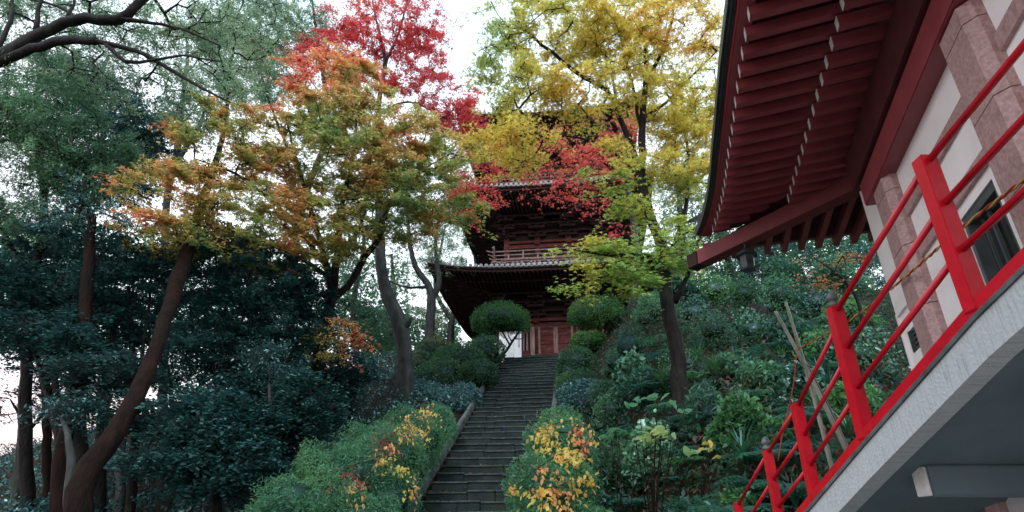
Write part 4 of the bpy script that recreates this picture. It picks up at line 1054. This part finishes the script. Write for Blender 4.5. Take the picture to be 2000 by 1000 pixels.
# ---- glossy dark evergreens (camellias) filling the left slope
cam_list = [
 (100, 17, [(95, 560, 110, 70), (40, 620, 80, 70), (170, 600, 90, 60), (110, 500, 100, 45)], 15500, 'glossy dark teal camellia at the far left edge under the soft green tree', 'bark_red'),
 (250, 15.5, [(250, 560, 100, 70), (210, 640, 80, 50), (300, 500, 80, 50), (180, 480, 80, 40)], 15500, 'glossy dark camellia spreading just left of the leaning trunk', 'bark_dark'),
 (440, 16.5, [(440, 600, 90, 70), (500, 540, 90, 60), (400, 680, 70, 50), (470, 500, 90, 40)], 16500, 'glossy dark camellia directly right of the leaning trunk', 'bark_dark'),
 (545, 17.5, [(560, 640, 80, 70), (520, 720, 80, 60), (580, 560, 60, 50)], 13000, 'dark evergreen bush between the leaning trunk and the orange maple trunk', 'bark_dark'),
 (60, 18.5, [(60, 700, 50, 30), (140, 760, 60, 35), (20, 780, 18, 50), (130, 690, 60, 30)], 4300, 'thin leafed dark shrub before the pink sky at lower left', 'bark_dark'),
 (420, 13.2, [(420, 820, 90, 70), (350, 900, 80, 60), (460, 900, 80, 60)], 15000, 'low dark camellia beside the foot of the leaning trunk', 'bark_dark'),
 (520, 15.5, [(540, 830, 80, 70), (600, 780, 60, 50), (480, 780, 60, 50)], 13000, 'low dark evergreen shrub above the left end of the clipped hedge', 'bark_red'),
 (680, 20, [(680, 720, 60, 45), (650, 780, 50, 40), (620, 740, 60, 50)], 8000, 'small glossy shrub on the slope between the two maple trunks', 'bark_dark'),
 (215, 14.0, [(230, 800, 70, 36), (180, 730, 55, 28), (250, 720, 50, 30)], 4800, 'sparse dark shrub behind the leaning trunk where pink sky shows through', 'bark_grey'),
 (120, 14.5, [(100, 650, 90, 40), (200, 680, 70, 35), (20, 560, 60, 60)], 8500, 'bluish glossy shrub hanging above the pink gap at left', 'bark_dark'),
 (300, 26, [(250, 620, 90, 50), (380, 560, 90, 50), (150, 560, 90, 50), (480, 620, 80, 60), (60, 520, 90, 50)], 15000, 'wide gloomy evergreen mass of leaves farthest back on the left slope', 'bark_dark'),
 (560, 23, [(560, 740, 70, 50), (620, 660, 50, 50), (500, 680, 60, 60), (600, 820, 60, 40)], 9000, 'dim evergreen behind the trunk of the orange maple', 'bark_dark'),
 (380, 22, [(330, 720, 50, 40), (420, 760, 60, 50), (480, 690, 60, 50), (360, 650, 70, 40)], 8500, 'shadowy evergreen further back behind the leaning trunk', 'bark_dark'),
]
for (px, Y, es, nl, lab, bk) in cam_list:
    f0 = gp(px, Y); cx, cy = es[0][0], es[0][1]
    tp_ = U(cx, cy, Y); mid = (np.array(f0) + tp_) / 2 + np.array([random.uniform(-.3, .3), 0, 0])
    st_ = [[(*f0, .13), (*mid, .10), (*tp_, .05)]]
    for e_2 in es[1:3]:
        q = U(e_2[0], e_2[1], Y); st_.append([(*mid, .06), *[(*((mid + q) / 2 + np.array([0, 0, .2])), .045)], (*q, .02)])
    tree('camellia', lab, 'evergreen shrub', st_, [ell(a, b_, Y, c, d, 1.5) for a, b_, c, d in es], 220, int(nl * 1.3), .102, G_DARK, 'broad', leaf='gleaf', bark=bk, spray=(.32, .11), flat=.62, group='glossy dark evergreens on the left slope', jit=.25, sc=1.1)
cam2 = 0
def low_cover_left():
    for (px, Y, r_, lab) in ((30, 12, 90, 'dark bushy growth in the bottom left corner'), (250, 11.5, 70, 'dark low shrub just right of the leaning trunk foot'), (350, 12.5, 80, 'dark low shrub below the dense camellia at left'), (460, 13, 60, 'dark low shrub at the bottom left end of the long hedge'), (100, 16, 80, 'dim shrub behind the pale forked stem at lower left')):
        x, y, z = gp(px, Y, 0); a_ = r_ * M_per_px(px, 900, Y)
        bush('forest_shrub', lab, 'shrub', [(np.array([x, y, z + a_ * .5]), np.array([a_, a_, a_ * .75])), (np.array([x + a_ * .7, y, z + a_ * .3]), np.array([a_ * .7, a_ * .7, a_ * .6])), (np.array([x - a_ * .7, y, z + a_ * .3]), np.array([a_ * .7, a_ * .7, a_ * .6]))],
             4200, .12, G_DARK, 'broad', leaf='gleaf', core=.6, bump=.25, r0=.5, flat=.55)
def far_wood(label, boxes, pal_, n, size):
    P = []
    for (x0, x1, y0, y1, Y, k) in boxes:
        m_ = int(n * k); px = RNG.uniform(x0, x1, m_); py = RNG.uniform(y0, y1, m_); YY = Y + RNG.uniform(-5, 5, m_)
        a = (px - 1000) / F; b = (500 - py) / F; dy = CP - b * SP
        Q = np.stack([a / dy * YY, YY, (SP + b * CP) / dy * YY], 1)
        Q = Q[wnoise(Q, .45) * .6 + wnoise(Q, 1.1) * .4 + (py - (y0 + y1) / 2) / (y1 - y0) * .9 > -.45]; P.append(Q)
    P = np.concatenate(P)
    tag(obj('far_wood', leaf_mesh('far_wood', [leaf_arrays(P, size * RNG.uniform(.5, 1.3, len(P)), palette(P, pal_, .5, .3), 'oval', .4)]), MAT['leaf']), label, 'woodland', kind='stuff')
far_wood('dark far woodland closing the view behind the trunks left of the pagoda', [(330, 800, 440, 800, 50, 1.0), (700, 900, 600, 720, 52, .35), (-150, 330, 440, 690, 50, .8)], G_MID, 20000, .42)
far_wood('dark far woodland behind the right bank under the red eaves', [(1290, 1800, 400, 640, 50, 1.0), (1450, 1760, 440, 520, 46, .5)], G_MID, 19000, .36)
# bare trunks in the left gloom
def trunk_only(pts, label, bark, crown_e, n=40, nl=2500, f=None):
    f0 = gp(*f); tree('forest_tree', label, 'tree', [[(*f0, pts[0][3] * 1.3)] + stem(*pts)], crown_e, n, nl, .085, G_DARK, 'oval', leaf='gleaf', bark=bark, spray=(.4, .2), flat=.4)
trunk_only([(122, 900, 14, .17), (140, 800, 14, .14), (160, 700, 14, .13), (170, 560, 14, .15), (180, 420, 14, .1)], 'thick upright dark trunk with bushy top standing left of the leaning trunk', 'bark_red', [ell(175, 420, 14, 70, 60, 1.6)], f=(112, 14))
trunk_only([(198, 870, 17, .16), (205, 780, 17, .15), (214, 700, 17, .13), (220, 600, 17, .1)], 'narrow black trunk seen just left of the leaning trunk', 'bark_dark', [ell(220, 560, 17, 60, 50, 1.5)], f=(192, 17))
trunk_only([(40, 880, 20, .14), (48, 800, 20, .13), (58, 700, 20, .10)], 'thin tilted trunk against the pink sky at lower left', 'bark_grey', [ell(60, 640, 20, 50, 40, 1.5)], n=20, nl=1500, f=(32, 20))
trunk_only([(528, 880, 14.5, .05), (532, 820, 14.5, .045), (526, 750, 14.5, .04)], 'thin pale stem in front of the dark shrubs left of the hedge', 'bark_grey', [ell(520, 700, 14.6, 40, 30, .8)], n=16, nl=1200, f=(515, 14.5))
trunk_only([(135, 960, 11.6, .09), (140, 900, 11.7, .08), (132, 850, 11.8, .05), (118, 810, 12, .03)], 'pale slender forked stem beside the base of the leaning trunk', 'bark_grey', [ell(120, 790, 12, 30, 20, .5)], n=12, nl=500, f=(128, 11.5))

# ---- woodland beyond the right bank
back = [
 (1380, 30, (1430, 560, 1400, 430), [(1360, 500, 60, 60), (1420, 560, 70, 40), (1330, 560, 50, 40), (1400, 440, 50, 50)], 'dark woodland tree just right of the big yellow maple trunk', G_MID),
 (1500, 33, (1520, 560, 1500, 470), [(1500, 520, 70, 50), (1560, 560, 60, 40), (1450, 520, 50, 40)], 'dark tree behind the tree stump on the right bank', G_DARK),
 (1620, 30, (1640, 600, 1600, 500), [(1620, 530, 80, 45), (1580, 590, 60, 40), (1680, 580, 60, 50), (1690, 500, 40, 40)], 'dark leafy tree beside the white building corner', G_DARK),
 (1330, 34, (1330, 500, 1325, 340), [(1320, 370, 50, 60), (1370, 330, 50, 60), (1350, 430, 60, 40)], 'pale misty tree right of the pagoda behind the yellow maple', G_HAZE),
 (1540, 40, (1480, 600, 1440, 500), [(1430, 580, 80, 30), (1540, 610, 80, 30), (1650, 640, 80, 40), (1480, 470, 90, 50)], 'far shadowy tree along the top of the right bank', G_MID),
]
for (px, Y, (a1, b1, a2, b2), es, lab, pal_) in back:
    f0 = gp(px, Y)
    tree('woodland_tree', lab, 'tree', [[(*f0, .3)] + stem((a1, b1, Y, .24), (a2, b2, Y, .12)), stem((a1, b1, Y, .15), ((a1 + es[1][0]) / 2, es[1][1] + 10, Y, .1), (es[1][0], es[1][1] - 20, Y, .05))],
         [ell(a, b_, Y, c, d, 2.6) for a, b_, c, d in es], 170, 8500, .14, pal_, 'oval', leaf='gleaf' if pal_ is G_DARK else 'leaf', bark='bark_dark' if pal_ is not G_HAZE else 'bark_grey', spray=(.5, .3), flat=.35, group='woodland beyond the right bank')
tree('maple_sapling', 'small orange maple sapling under the red eaves beside the building corner', 'maple tree',
     [[(*gp(1690, 17), .06)] + stem((1680, 600, 17, .055), (1660, 560, 17, .05), (1630, 530, 17, .03), (1590, 505, 17, .015)), stem((1640, 545, 17, .03), (1600, 550, 17, .02), (1570, 550, 17, .01))],
     [ell(1620, 505, 17, 70, 14, .6), ell(1595, 552, 17, 50, 14, .5)], 26, 420, .09, [(.10, .20, .07), (.45, .26, .09), (.55, .14, .08)], 'star3', spray=(.22, .06), flat=.65)
# tree stump
sp0 = gp(1478, 22, -.3); q = U(1476, 618, 22)
mb = MB(); mb.tube([sp0, (sp0[0], sp0[1], (sp0[2] + q[2]) / 2), (q[0], q[1], q[2]), (q[0] + .1, q[1], q[2] + .35)], [.55, .46, .48, .40], n=16, noise=.12)
mb.tube([(q[0] + .2, q[1], q[2] - .1), (q[0] + .55, q[1], q[2] + .4)], [.14, .05], n=8)
tag(mb.build('tree_stump', MAT['bark_dark'], None, True), 'broken dark tree stump standing on top of the right bank', 'tree stump')

# ---- clipped round bushes and shrubs
def bush(name, label, cat, ells_, n, size, pal, kind='oval', leaf='leaf', stems_=None, core=.72, bark='bark_dark', flat=.35, group=None, extra=None, bump=.12, jit=.2, r0=.82):
    c0_ = ells_[0][0]; zg = on_ground(c0_[0], c0_[1])
    root = empty(name, (float(c0_[0]), float(c0_[1]), zg)); tag(root, label, cat, group)
    P, d = sample_ells(ells_, n, r0, 1.0)
    P = P + d * (wnoise(P * 1.0, 3.2) * bump)[:, None]
    # drop leaves buried in a neighbour ellipsoid
    # stray shoots push out past the clipped outline
    k_ = RNG.random(len(P)) < .03; P[k_] += (d[k_] * .6 + np.array([0, 0, .6])) * RNG.random((int(k_.sum()), 1)) * .22
    inside = np.zeros(len(P), bool)
    for c, a in ells_: inside |= (np.sum(((P - c) / a) ** 2, axis=1) < (r0 - .1) ** 2)
    P = P[~inside]; d = d[~inside]
    arrs = [leaf_arrays(P, size * RNG.uniform(.6, 1.3, len(P)), palette(P, pal, 1.6, jit), kind, flat, normals=(d * .7 + np.array([0, 0, .5])))]
    # solid dark core added to keep light from leaking straight through
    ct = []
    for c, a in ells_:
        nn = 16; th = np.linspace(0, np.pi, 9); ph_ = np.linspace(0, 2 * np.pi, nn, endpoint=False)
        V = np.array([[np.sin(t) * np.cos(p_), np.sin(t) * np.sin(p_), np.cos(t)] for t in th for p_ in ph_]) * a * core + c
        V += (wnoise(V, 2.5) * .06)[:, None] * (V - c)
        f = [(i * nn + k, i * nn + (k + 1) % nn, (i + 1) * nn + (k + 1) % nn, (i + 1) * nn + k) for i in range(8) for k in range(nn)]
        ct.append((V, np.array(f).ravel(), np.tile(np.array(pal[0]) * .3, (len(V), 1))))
    if extra: arrs += extra
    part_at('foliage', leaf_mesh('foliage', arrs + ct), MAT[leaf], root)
    tb = MB()
    if stems_:
        for st in stems_:
            s2 = smooth_poly(st, .15); tb.tube(s2[:, :3], s2[:, 3], n=8, noise=.06)
    else:
        for c, a in ells_[:2]: tb.tube([(c[0], c[1], on_ground(c[0], c[1]) - .2), (c[0] + .05, c[1], c[2])], [.05, .03], n=6)
    tb.build_at('stem', MAT[bark], root, True)
    return root
TY = [(.02, .06, .02), (.035, .11, .025), (.06, .17, .035), (.10, .22, .05)]
low_cover_left()
bush('clipped_bush', 'round clipped pine green bush on twisting stems left of the notice board', 'topiary bush',
     [ell(975, 622, 28, 58, 32, 1.3), ell(950, 630, 28, 34, 24, .9), ell(1005, 628, 28, 30, 24, .9)], 12000, .115, TY, 'narrow', core=.62, bump=.22, r0=.6,
     stems_=[[(*U(960, 712, 28.2), .09), (*U(985, 690, 28.2), .07), (*U(1000, 668, 28.2), .06), (*U(1015, 645, 28.1), .04)], [(*U(996, 674, 28.2), .05), (*U(985, 655, 28.1), .04), (*U(975, 635, 28), .03)], [(*U(1000, 668, 28.2), .04), (*U(992, 650, 28.1), .02), (*U(1000, 630, 28), .02)],
             [(*U(1004, 662, 28.1), .03), (*U(1022, 660, 28.1), .02), (*U(1020, 640, 28), .015)], [(*U(990, 680, 28.1), .03), (*U(972, 662, 28.1), .02), (*U(955, 645, 28), .015)]])
bush('clipped_bush', 'round clipped bush with reddish tips on the right of the stair top', 'topiary bush',
     [ell(1165, 612, 26.5, 56, 33, 1.3), ell(1140, 620, 26.5, 32, 24, .9), ell(1193, 620, 26.5, 30, 25, .9)], 12000, .115, TY + [(.22, .16, .05)], 'narrow', core=.62, bump=.22, r0=.6,
     stems_=[[(*U(1178, 740, 26.6), .10), (*U(1175, 680, 26.6), .08), (*U(1168, 635, 26.5), .05)], [(*U(1175, 680, 26.6), .05), (*U(1190, 655, 26.5), .03), (*U(1200, 630, 26.5), .02)]])
AZ = [(.015, .045, .022), (.03, .08, .03), (.05, .12, .04), (.09, .16, .05)]
bush('azalea_bush', 'bright green rounded shrub right of the stair top beneath the round bush', 'shrub', [ell(1150, 668, 26.5, 34, 22, .9)], 4500, .09, [(.04, .12, .03), (.08, .2, .04), (.14, .28, .06)])
bush('azalea_bush', 'upright bright green shrub lining the right side of the upper stairs', 'shrub', [ell(1125, 712, 25, 40, 36, 1), ell(1130, 760, 23.5, 48, 40, 1.0), ell(1140, 800, 22, 40, 34, .9), ell(1112, 735, 24.5, 26, 40, .6)], 14000, .085, [(.02, .07, .03), (.035, .10, .04), (.06, .15, .045), (.10, .22, .05)], 'oval')
bush('azalea_bush', 'dark bluish shrub below the bright upright shrub beside the stairs', 'shrub', [ell(1150, 790, 20.5, 55, 50, 1), ell(1110, 770, 21.5, 26, 28, .6)], 9000, .09, G_DARK[1:], 'oval', leaf='gleaf')
bush('azalea_bush', 'large dark green azalea on the left of the stair top', 'shrub', [ell(945, 690, 27, 42, 34, 1.2), ell(900, 710, 26, 55, 40, 1.3), ell(860, 740, 25, 50, 40, 1.2), ell(935, 735, 25, 40, 36, .9)], 22000, .095, AZ, 'oval')
bush('azalea_bush', 'rough reddish green shrub left of the large azalea', 'shrub', [ell(850, 690, 28, 40, 30, 1.2), ell(820, 720, 27, 34, 34, 1)], 7500, .10, [(.02, .05, .025), (.04, .10, .04), (.10, .12, .05), (.2, .07, .05)], 'oval')
bush('azalea_bush', 'dark shrub in the hollow between the bent grey trunk and the stairs', 'shrub', [ell(870, 790, 22.5, 46, 32, .9), ell(830, 770, 23.5, 36, 28, .8), ell(912, 780, 23, 30, 34, .6)], 11000, .085, G_DARK[1:], 'oval', leaf='gleaf')
# hedges along the stairs
HG = [(.045, .15, .08), (.08, .22, .11), (.12, .29, .13), (.17, .35, .15)]
hl = [ell(580, 975, 12.6, 70, 50, .9), ell(650, 925, 13.8, 76, 54, .9), ell(735, 868, 15.6, 70, 46, .9), ell(800, 828, 17.8, 60, 36, .9), ell(860, 815, 19, 34, 24, .7), ell(545, 1030, 12, 90, 60, .9), ell(620, 990, 12.8, 100, 62, .9), ell(700, 930, 13.8, 95, 62, 1.0), ell(765, 895, 15, 80, 58, 1.0), ell(820, 860, 16.5, 62, 48, 1.0), ell(855, 830, 18.5, 44, 30, .9), ell(760, 980, 13.6, 62, 64, .8), ell(700, 1020, 12.6, 90, 60, .8)]
bush('clipped_hedge', 'long bluish green hedge sloping down the left side of the stairs', 'hedge', hl, 66000, .088, HG, 'narrow', core=.62, bump=.30, flat=.3, r0=.62)
hr = [ell(1095, 838, 15.5, 46, 26, .8), ell(1085, 960, 12, 92, 70, .8), ell(1100, 890, 13, 74, 52, .8), ell(1105, 855, 14, 50, 30, .7), ell(1080, 1030, 11.4, 110, 60, .7)]
bush('clipped_hedge', 'rounded green hedge at the lower right edge of the stairs', 'hedge', hr, 34000, .095, HG, 'narrow', core=.62, bump=.30, flat=.3, r0=.62)
# shoots sticking up
def surface_pts(ells_, n, toward=(-.05, -1, .3), keep=None):
    P, d = sample_ells(ells_, n * 6, .99, 1.06)
    ok = np.ones(len(P), bool)
    for c, a in ells_: ok &= (np.sum(((P - c) / a) ** 2, axis=1) > .93)
    ok &= (d @ np.array(toward)) > .25
    if keep is not None: ok &= keep(P)
    return P[ok][:n], d[ok][:n]
def pxpy(P):
    zc = P[:, 1] * CP + P[:, 2] * SP
    return 1000 + F * P[:, 0] / zc, 500 - F * (P[:, 2] * CP - P[:, 1] * SP) / zc
def ivy(label, ells_, centres, n, size, pal, name='ivy', kind='broad', droop=.0, off=.07):
    P, d = surface_pts(ells_, 9000)
    px, py = pxpy(P); wgt = np.zeros(len(P))
    for (a, b_, r) in centres: wgt = np.maximum(wgt, np.exp(-(((px - a) / r) ** 2 + ((py - b_) / r) ** 2)))
    sel = np.where(RNG.random(len(P)) < wgt ** 1.5)[0][:n]
    P = P[sel] + d[sel] * off; d = d[sel]
    yaw = np.tile([0., 0, -1.0], (len(P), 1)) + RNG.normal(size=(len(P), 3)) * .45
    root = empty(name, tuple(float(v) for v in P.mean(0))); tag(root, label, 'vine')
    part_at('leaves', leaf_mesh('leaves', [leaf_arrays(P, size * RNG.uniform(.6, 1.2, len(P)), palette(P, pal, 2.5, .16), kind, .42, yaw=yaw, normals=d)]), MAT['leaf'], root)
    mb = MB(); order = np.argsort(P[:, 2])[::max(1, len(P) // 30)]; P2 = P[order]
    for i in range(len(P2) - 1):
        j = i + 1 + int(np.argmin(np.linalg.norm(P2[i + 1:] - P2[i], axis=1)))
        mb.tube([P2[i] - np.array([0, 0, .02]), (P2[i] + P2[j]) / 2 + np.array([0, -.03, .01]), P2[j] - np.array([0, 0, .02])], .006, n=5)
    if mb.v: mb.build_at('runner', MAT['bark_red'], root, True)
YV = [(.42, .48, .12), (.72, .60, .14), (.80, .52, .11), (.85, .42, .18), (.70, .14, .08)]
ivy('golden yellow and peach leaved vine spilling over the right hedge', hr, [(1085, 965, 40), (1085, 985, 36), (1110, 900, 26), (1070, 860, 26), (1125, 870, 26), (1060, 925, 14), (1140, 940, 18), (1100, 980, 26), (1010, 960, 12)], 700, .105, YV)
ivy('yellow leaved vine scattered over the left hedge', hl, [(815, 845, 26), (790, 850, 16), (745, 905, 22), (780, 930, 20), (800, 965, 20), (690, 960, 16), (700, 985, 14), (760, 880, 12), (830, 820, 18)], 520, .085, YV)
ivy('crimson leaf sprays lying on the middle of the left hedge', hl, [(752, 873, 24), (735, 885, 16), (685, 930, 18), (672, 938, 14), (700, 942, 16), (770, 878, 16), (640, 960, 12)], 420, .085, [(.22, .01, .02), (.40, .015, .03), (.5, .03, .05)], kind='narrow')
ivy('few dark red leaves on the left upper face of the right hedge', hr, [(1058, 862, 9), (1066, 872, 8), (1090, 975, 10), (1130, 838, 8)], 70, .08, [(.25, .02, .03), (.42, .03, .04)], kind='narrow')

# ---- right bank undergrowth
def fern_arrays(nfr, Ln, col):
    out = []
    for k in range(nfr):
        az = 2 * math.pi * k / nfr + random.uniform(-.3, .3); el = random.uniform(.6, 1.1); L_ = Ln * random.uniform(.75, 1.15); npn = 11
        P, Y_, S_ = [], [], []
        for i in range(npn):
            t = (i + 1) / npn; r = L_ * t; h = L_ * (math.sin(el) * t - .75 * t * t * math.sin(el) - .12 * t * t); rr = r * (math.cos(el) * .6 + .5 * t)
            c = np.array([math.cos(az) * rr, math.sin(az) * rr, h])
            w_ = L_ * .26 * math.sin(math.pi * (t * .86 + .1)) + .012
            for s_ in (-1, 1):
                dv = np.array([-math.sin(az) * s_, math.cos(az) * s_, -.18]) + np.array([math.cos(az), math.sin(az), 0]) * .45; dv /= np.linalg.norm(dv)
                P.append(c + dv * w_ * .5); Y_.append(dv); S_.append(w_)
        P = np.array(P); n_ = len(P); nz = np.tile([0, 0, 1.], (n_, 1)) + np.array([math.cos(az), math.sin(az), 0]) * .4
        c_ = np.tile(col, (n_, 1)) * np.exp(RNG.normal(size=(n_, 1)) * .12)
        Yv = np.array(Y_)
        nz /= np.linalg.norm(nz, axis=1)[:, None]; x = np.cross(Yv, nz); x /= np.linalg.norm(x, axis=1)[:, None]; S_ = np.array(S_)
        V = np.stack([P - Yv * S_[:, None] * .5, P + x * (L_ * .032), P + Yv * S_[:, None] * .55 - np.array([0, 0, .02]), P - x * (L_ * .032)], 1)
        Fc = (np.array([0, 1, 2, 3])[None] + (np.arange(n_) * 4)[:, None]).ravel()
        out.append((V.reshape(-1, 3), Fc, np.repeat(c_, 4, axis=0)))
    return out
def blade_arrays(nb, Ln, col, wd=.03):
    """arching sword leaves in 4 joined segments"""
    out = []
    for k in range(nb):
        az = random.uniform(0, 6.28); L_ = Ln * random.uniform(.6, 1.1); lean = random.uniform(.25, .8); V = []; c_ = []
        for i in range(6):
            t = i / 5; rr = L_ * lean * t * (.5 + .7 * t); h = L_ * (t * 1.0 - .75 * lean * t * t); w_ = wd * (1 - abs(t - .4) * 1.2 if t < .99 else .05)
            c = np.array([math.cos(az) * rr, math.sin(az) * rr, h]); s_ = np.array([-math.sin(az), math.cos(az), 0]) * max(w_, .002) / 2
            V += [c - s_, c + s_]
        Fc = [x for i in range(5) for x in (2 * i, 2 * i + 1, 2 * i + 3, 2 * i + 2)]
        cc = np.array(col) * math.exp(random.gauss(0, .2)); out.append((np.array(V), np.array(Fc), np.tile(cc, (12, 1))))
    return out
fern_cols = [(.03, .11, .07), (.045, .15, .085), (.06, .17, .06), (.03, .10, .08)]
fern_meshes = []
for k in range(5):
    me = leaf_mesh('fronds', fern_arrays(random.randint(8, 11), .62, np.array(fern_cols[k % 4]))); me.materials.append(MAT['leaf']); fern_meshes.append(me)
blade_meshes = []
for k in range(3):
    me = leaf_mesh('blades', blade_arrays(46, .75, fern_cols[k])); me.materials.append(MAT['gleaf']); blade_meshes.append(me)
def place(px, Y, meshes, name, pname, label, cat, group, sc):
    x, y, z = gp(px, Y, .0)
    zz = z + .34
    r = empty(name, (x, y, zz), random.uniform(0, 6.28)); r.scale = (sc, sc, sc); tag(r, label, cat, group)
    o = bpy.data.objects.new(pname, random.choice(meshes)); COL.objects.link(o); o.parent = r
    o.rotation_euler = (R(20) , 0, 0) if False else (0, 0, 0)
for k in range(70):
    py = random.uniform(0, 1); Y = 8.8 + 11 * py ** 1.3; px = random.uniform(1190, 1640) if Y > 10 else random.uniform(1230, 1600)
    place(px, Y, fern_meshes, 'fern', 'fronds', 'green arching fern growing on the shaded bank right of the stairs', 'fern', 'ferns on the right bank', random.uniform(.8, 1.4))
for k in range(34):
    Y = random.uniform(8.8, 17); px = random.uniform(1220, 1680)
    place(px, Y, blade_meshes, 'lily_clump', 'blades', 'clump of long narrow arching leaves on the bank right of the stairs', 'plant', 'strap leaved clumps on the right bank', random.uniform(.7, 1.15))
for k in range(26):
    Y = random.uniform(8.6, 10.6); place(random.uniform(1215, 1540), Y, fern_meshes, 'fern', 'fronds', 'green arching fern growing on the shaded bank right of the stairs', 'fern', 'ferns on the right bank', random.uniform(.8, 1.2))
# shrubs scattered on the bank
SHP = [[(.03, .09, .035), (.06, .17, .06), (.11, .26, .08), (.18, .35, .12)], G_MID, [(.035, .11, .06), (.06, .17, .09), (.11, .25, .13), (.20, .34, .20)], [(.012, .05, .035), (.03, .10, .06), (.06, .16, .09)]]
spots = [(1205, 21, 26), (1195, 19, 30), (1180, 16, 30), (1185, 13, 32), (1310, 29, 34), (1330, 27, 40), (1240, 18.5, 36), (1230, 20, 44), (1290, 22, 44), (1360, 21, 46), (1275, 23, 30), (1330, 25, 44), (1400, 25, 46), (1460, 24, 44), (1530, 23, 46), (1600, 22, 46), (1660, 20, 48), (1400, 18, 48), (1480, 18, 46), (1550, 17, 46), (1620, 16, 50), (1690, 15, 56),
         (1200, 17, 40), (1260, 16.5, 42), (1340, 16, 44), (1430, 14.8, 48), (1500, 14, 48), (1580, 13.5, 50), (1680, 12, 60), (1220, 14, 44), (1280, 13, 44), (1390, 12.6, 48), (1460, 11.6, 50), (1210, 11.4, 46), (1290, 10.6, 46), (1370, 10, 50), (1440, 9.4, 50), (1540, 28, 50), (1640, 27, 50), (1460, 30, 50)]
nb_ = 0
words = ['under the round bush at the stair top', 'low on the bank', 'high on the bank']
for (px, Y, r_) in spots:
    x, y, z = gp(px, Y, 0); m_ = M_per_px(px, 700, Y); a_ = r_ * m_; pal_ = SHP[nb_ % 4]
    ells_ = [(np.array([x, y, z + a_ * random.uniform(.5, .95)]), np.array([a_ * .9, a_ * .85, a_ * random.uniform(.7, 1.0)])), (np.array([x + a_ * .6, y - .2, z + a_ * .2]), np.array([a_ * .7, a_ * .6, a_ * .55])), (np.array([x - a_ * .6, y + .1, z + a_ * .25]), np.array([a_ * .65, a_ * .6, a_ * .5]))]
    size = random.choice([.10, .13, .17]); kd = random.choice(['oval', 'narrow', 'broad'])
    bush('wild_shrub', 'tangled green shrub in the undergrowth covering the right bank', 'shrub', ells_, int(1100 + 2000 * min(1.6, a_ ** 1.5)), size, pal_, kd, leaf='gleaf' if nb_ % 3 == 0 else 'leaf', core=.55, bump=.28, group='wild shrubs on the right bank', flat=.4, r0=.45, jit=.28); nb_ += 1
# ground cover
def cover(name, label, regionf, n, size, pal, kind, hgt, flat=.4, leaf='leaf'):
    X, Y = regionf(n); keep = (X < stair_left(Y) - .4) | (X > stair_left(Y) + ST_W + .15)
    X, Y = X[keep], Y[keep]; P = np.stack([X, Y, np.zeros_like(X)], 1)
    P[:, 2] = ground(X, Y) + .08 + RNG.random(len(X)) * hgt * (1 + wnoise(P, 1.2))
    me = leaf_mesh(name, [leaf_arrays(P, size * RNG.uniform(.5, 1.3, len(P)), palette(P, pal, 1.2, .3), kind, flat)])
    tag(obj(name, me, MAT[leaf]), label, 'ground cover', kind='stuff')
def reg_right(n):
    Y = 7.8 + RNG.random(n) ** 1.4 * 21; X = stair_left(Y) + ST_W + .1 + RNG.random(n) * (6 + Y * .42); return X, Y
cover('undergrowth', 'mixed low green undergrowth carpeting the right bank', reg_right, 60000, .13, [(.008, .03, .02), (.018, .055, .032), (.032, .085, .045), (.05, .10, .04)], 'oval', .34)
cover('dry_undergrowth', 'reddish brown dead fronds caught in the undergrowth of the right bank', reg_right, 9000, .15, [(.08, .02, .018), (.16, .035, .025), (.25, .05, .03)], 'narrow', .45)
def reg_left(n):
    Y = 9 + RNG.random(n) * 26; X = stair_left(Y) - .5 - RNG.random(n) ** 1.0 * (4 + Y * .75); return X, Y
cover('forest_litter', 'fallen brown leaves and low green growth on the forest floor at left', reg_left, 26000, .10, [(.010, .035, .028), (.02, .06, .04), (.03, .03, .02), (.09, .03, .022)], 'oval', .16, .7)
cover('forest_floor_plants', 'low dark leafy plants on the forest floor at left', reg_left, 52000, .13, G_DARK, 'oval', .45, .4, 'gleaf')
# big pale leaved plant
def bigleaf(label, px, py, Y, n, size, pal):
    g = gp(px, Y, 0); root = empty('broadleaf_plant', tuple(map(float, g))); tag(root, label, 'plant'); mb = MB(); P, Yw = [], []
    top = U(px, py, Y)
    for k in range(n):
        t = top + np.array([random.gauss(0, .22), random.gauss(0, .12), random.gauss(0, .16)])
        b_ = np.array(g); mb.tube([b_, (b_ + t) / 2 + np.array([0, 0, .15]), t], [.012, .009, .005], n=5)
        for q in range(3):
            a = random.uniform(0, 6.28); dv = np.array([math.cos(a), math.sin(a) * .6, -.12]); P.append(t + dv * size * .55); Yw.append(dv)
    mb.build_at('stem', MAT['bark_red'], root, True); P = np.array(P)
    v, f, c = leaf_arrays(P, size * RNG.uniform(.7, 1.2, len(P)), palette(P, pal, 3, .12), 'broad', .55, yaw=np.array(Yw)); part_at('leaves', np_mesh('leaves', v, f, 4, c), MAT['leaf'], root)
bigleaf('plant with large pale yellow green leaves low in front of the mossy maple trunk', 1280, 850, 10.4, 8, .19, [(.22, .36, .14), (.36, .46, .16), (.50, .48, .15)])
bigleaf('plant with large cool green leaves left of the mossy maple trunk', 1275, 778, 11.2, 7, .21, [(.08, .24, .13), (.16, .34, .18)])
bigleaf('small plant with a few yellow leaves right of the mossy maple trunk', 1370, 870, 10.4, 4, .15, [(.3, .42, .12), (.62, .50, .12), (.7, .42, .12)])
bigleaf('small broad leaved plant close to the right hedge', 1225, 850, 11, 4, .2, [(.06, .20, .09), (.12, .28, .12)])
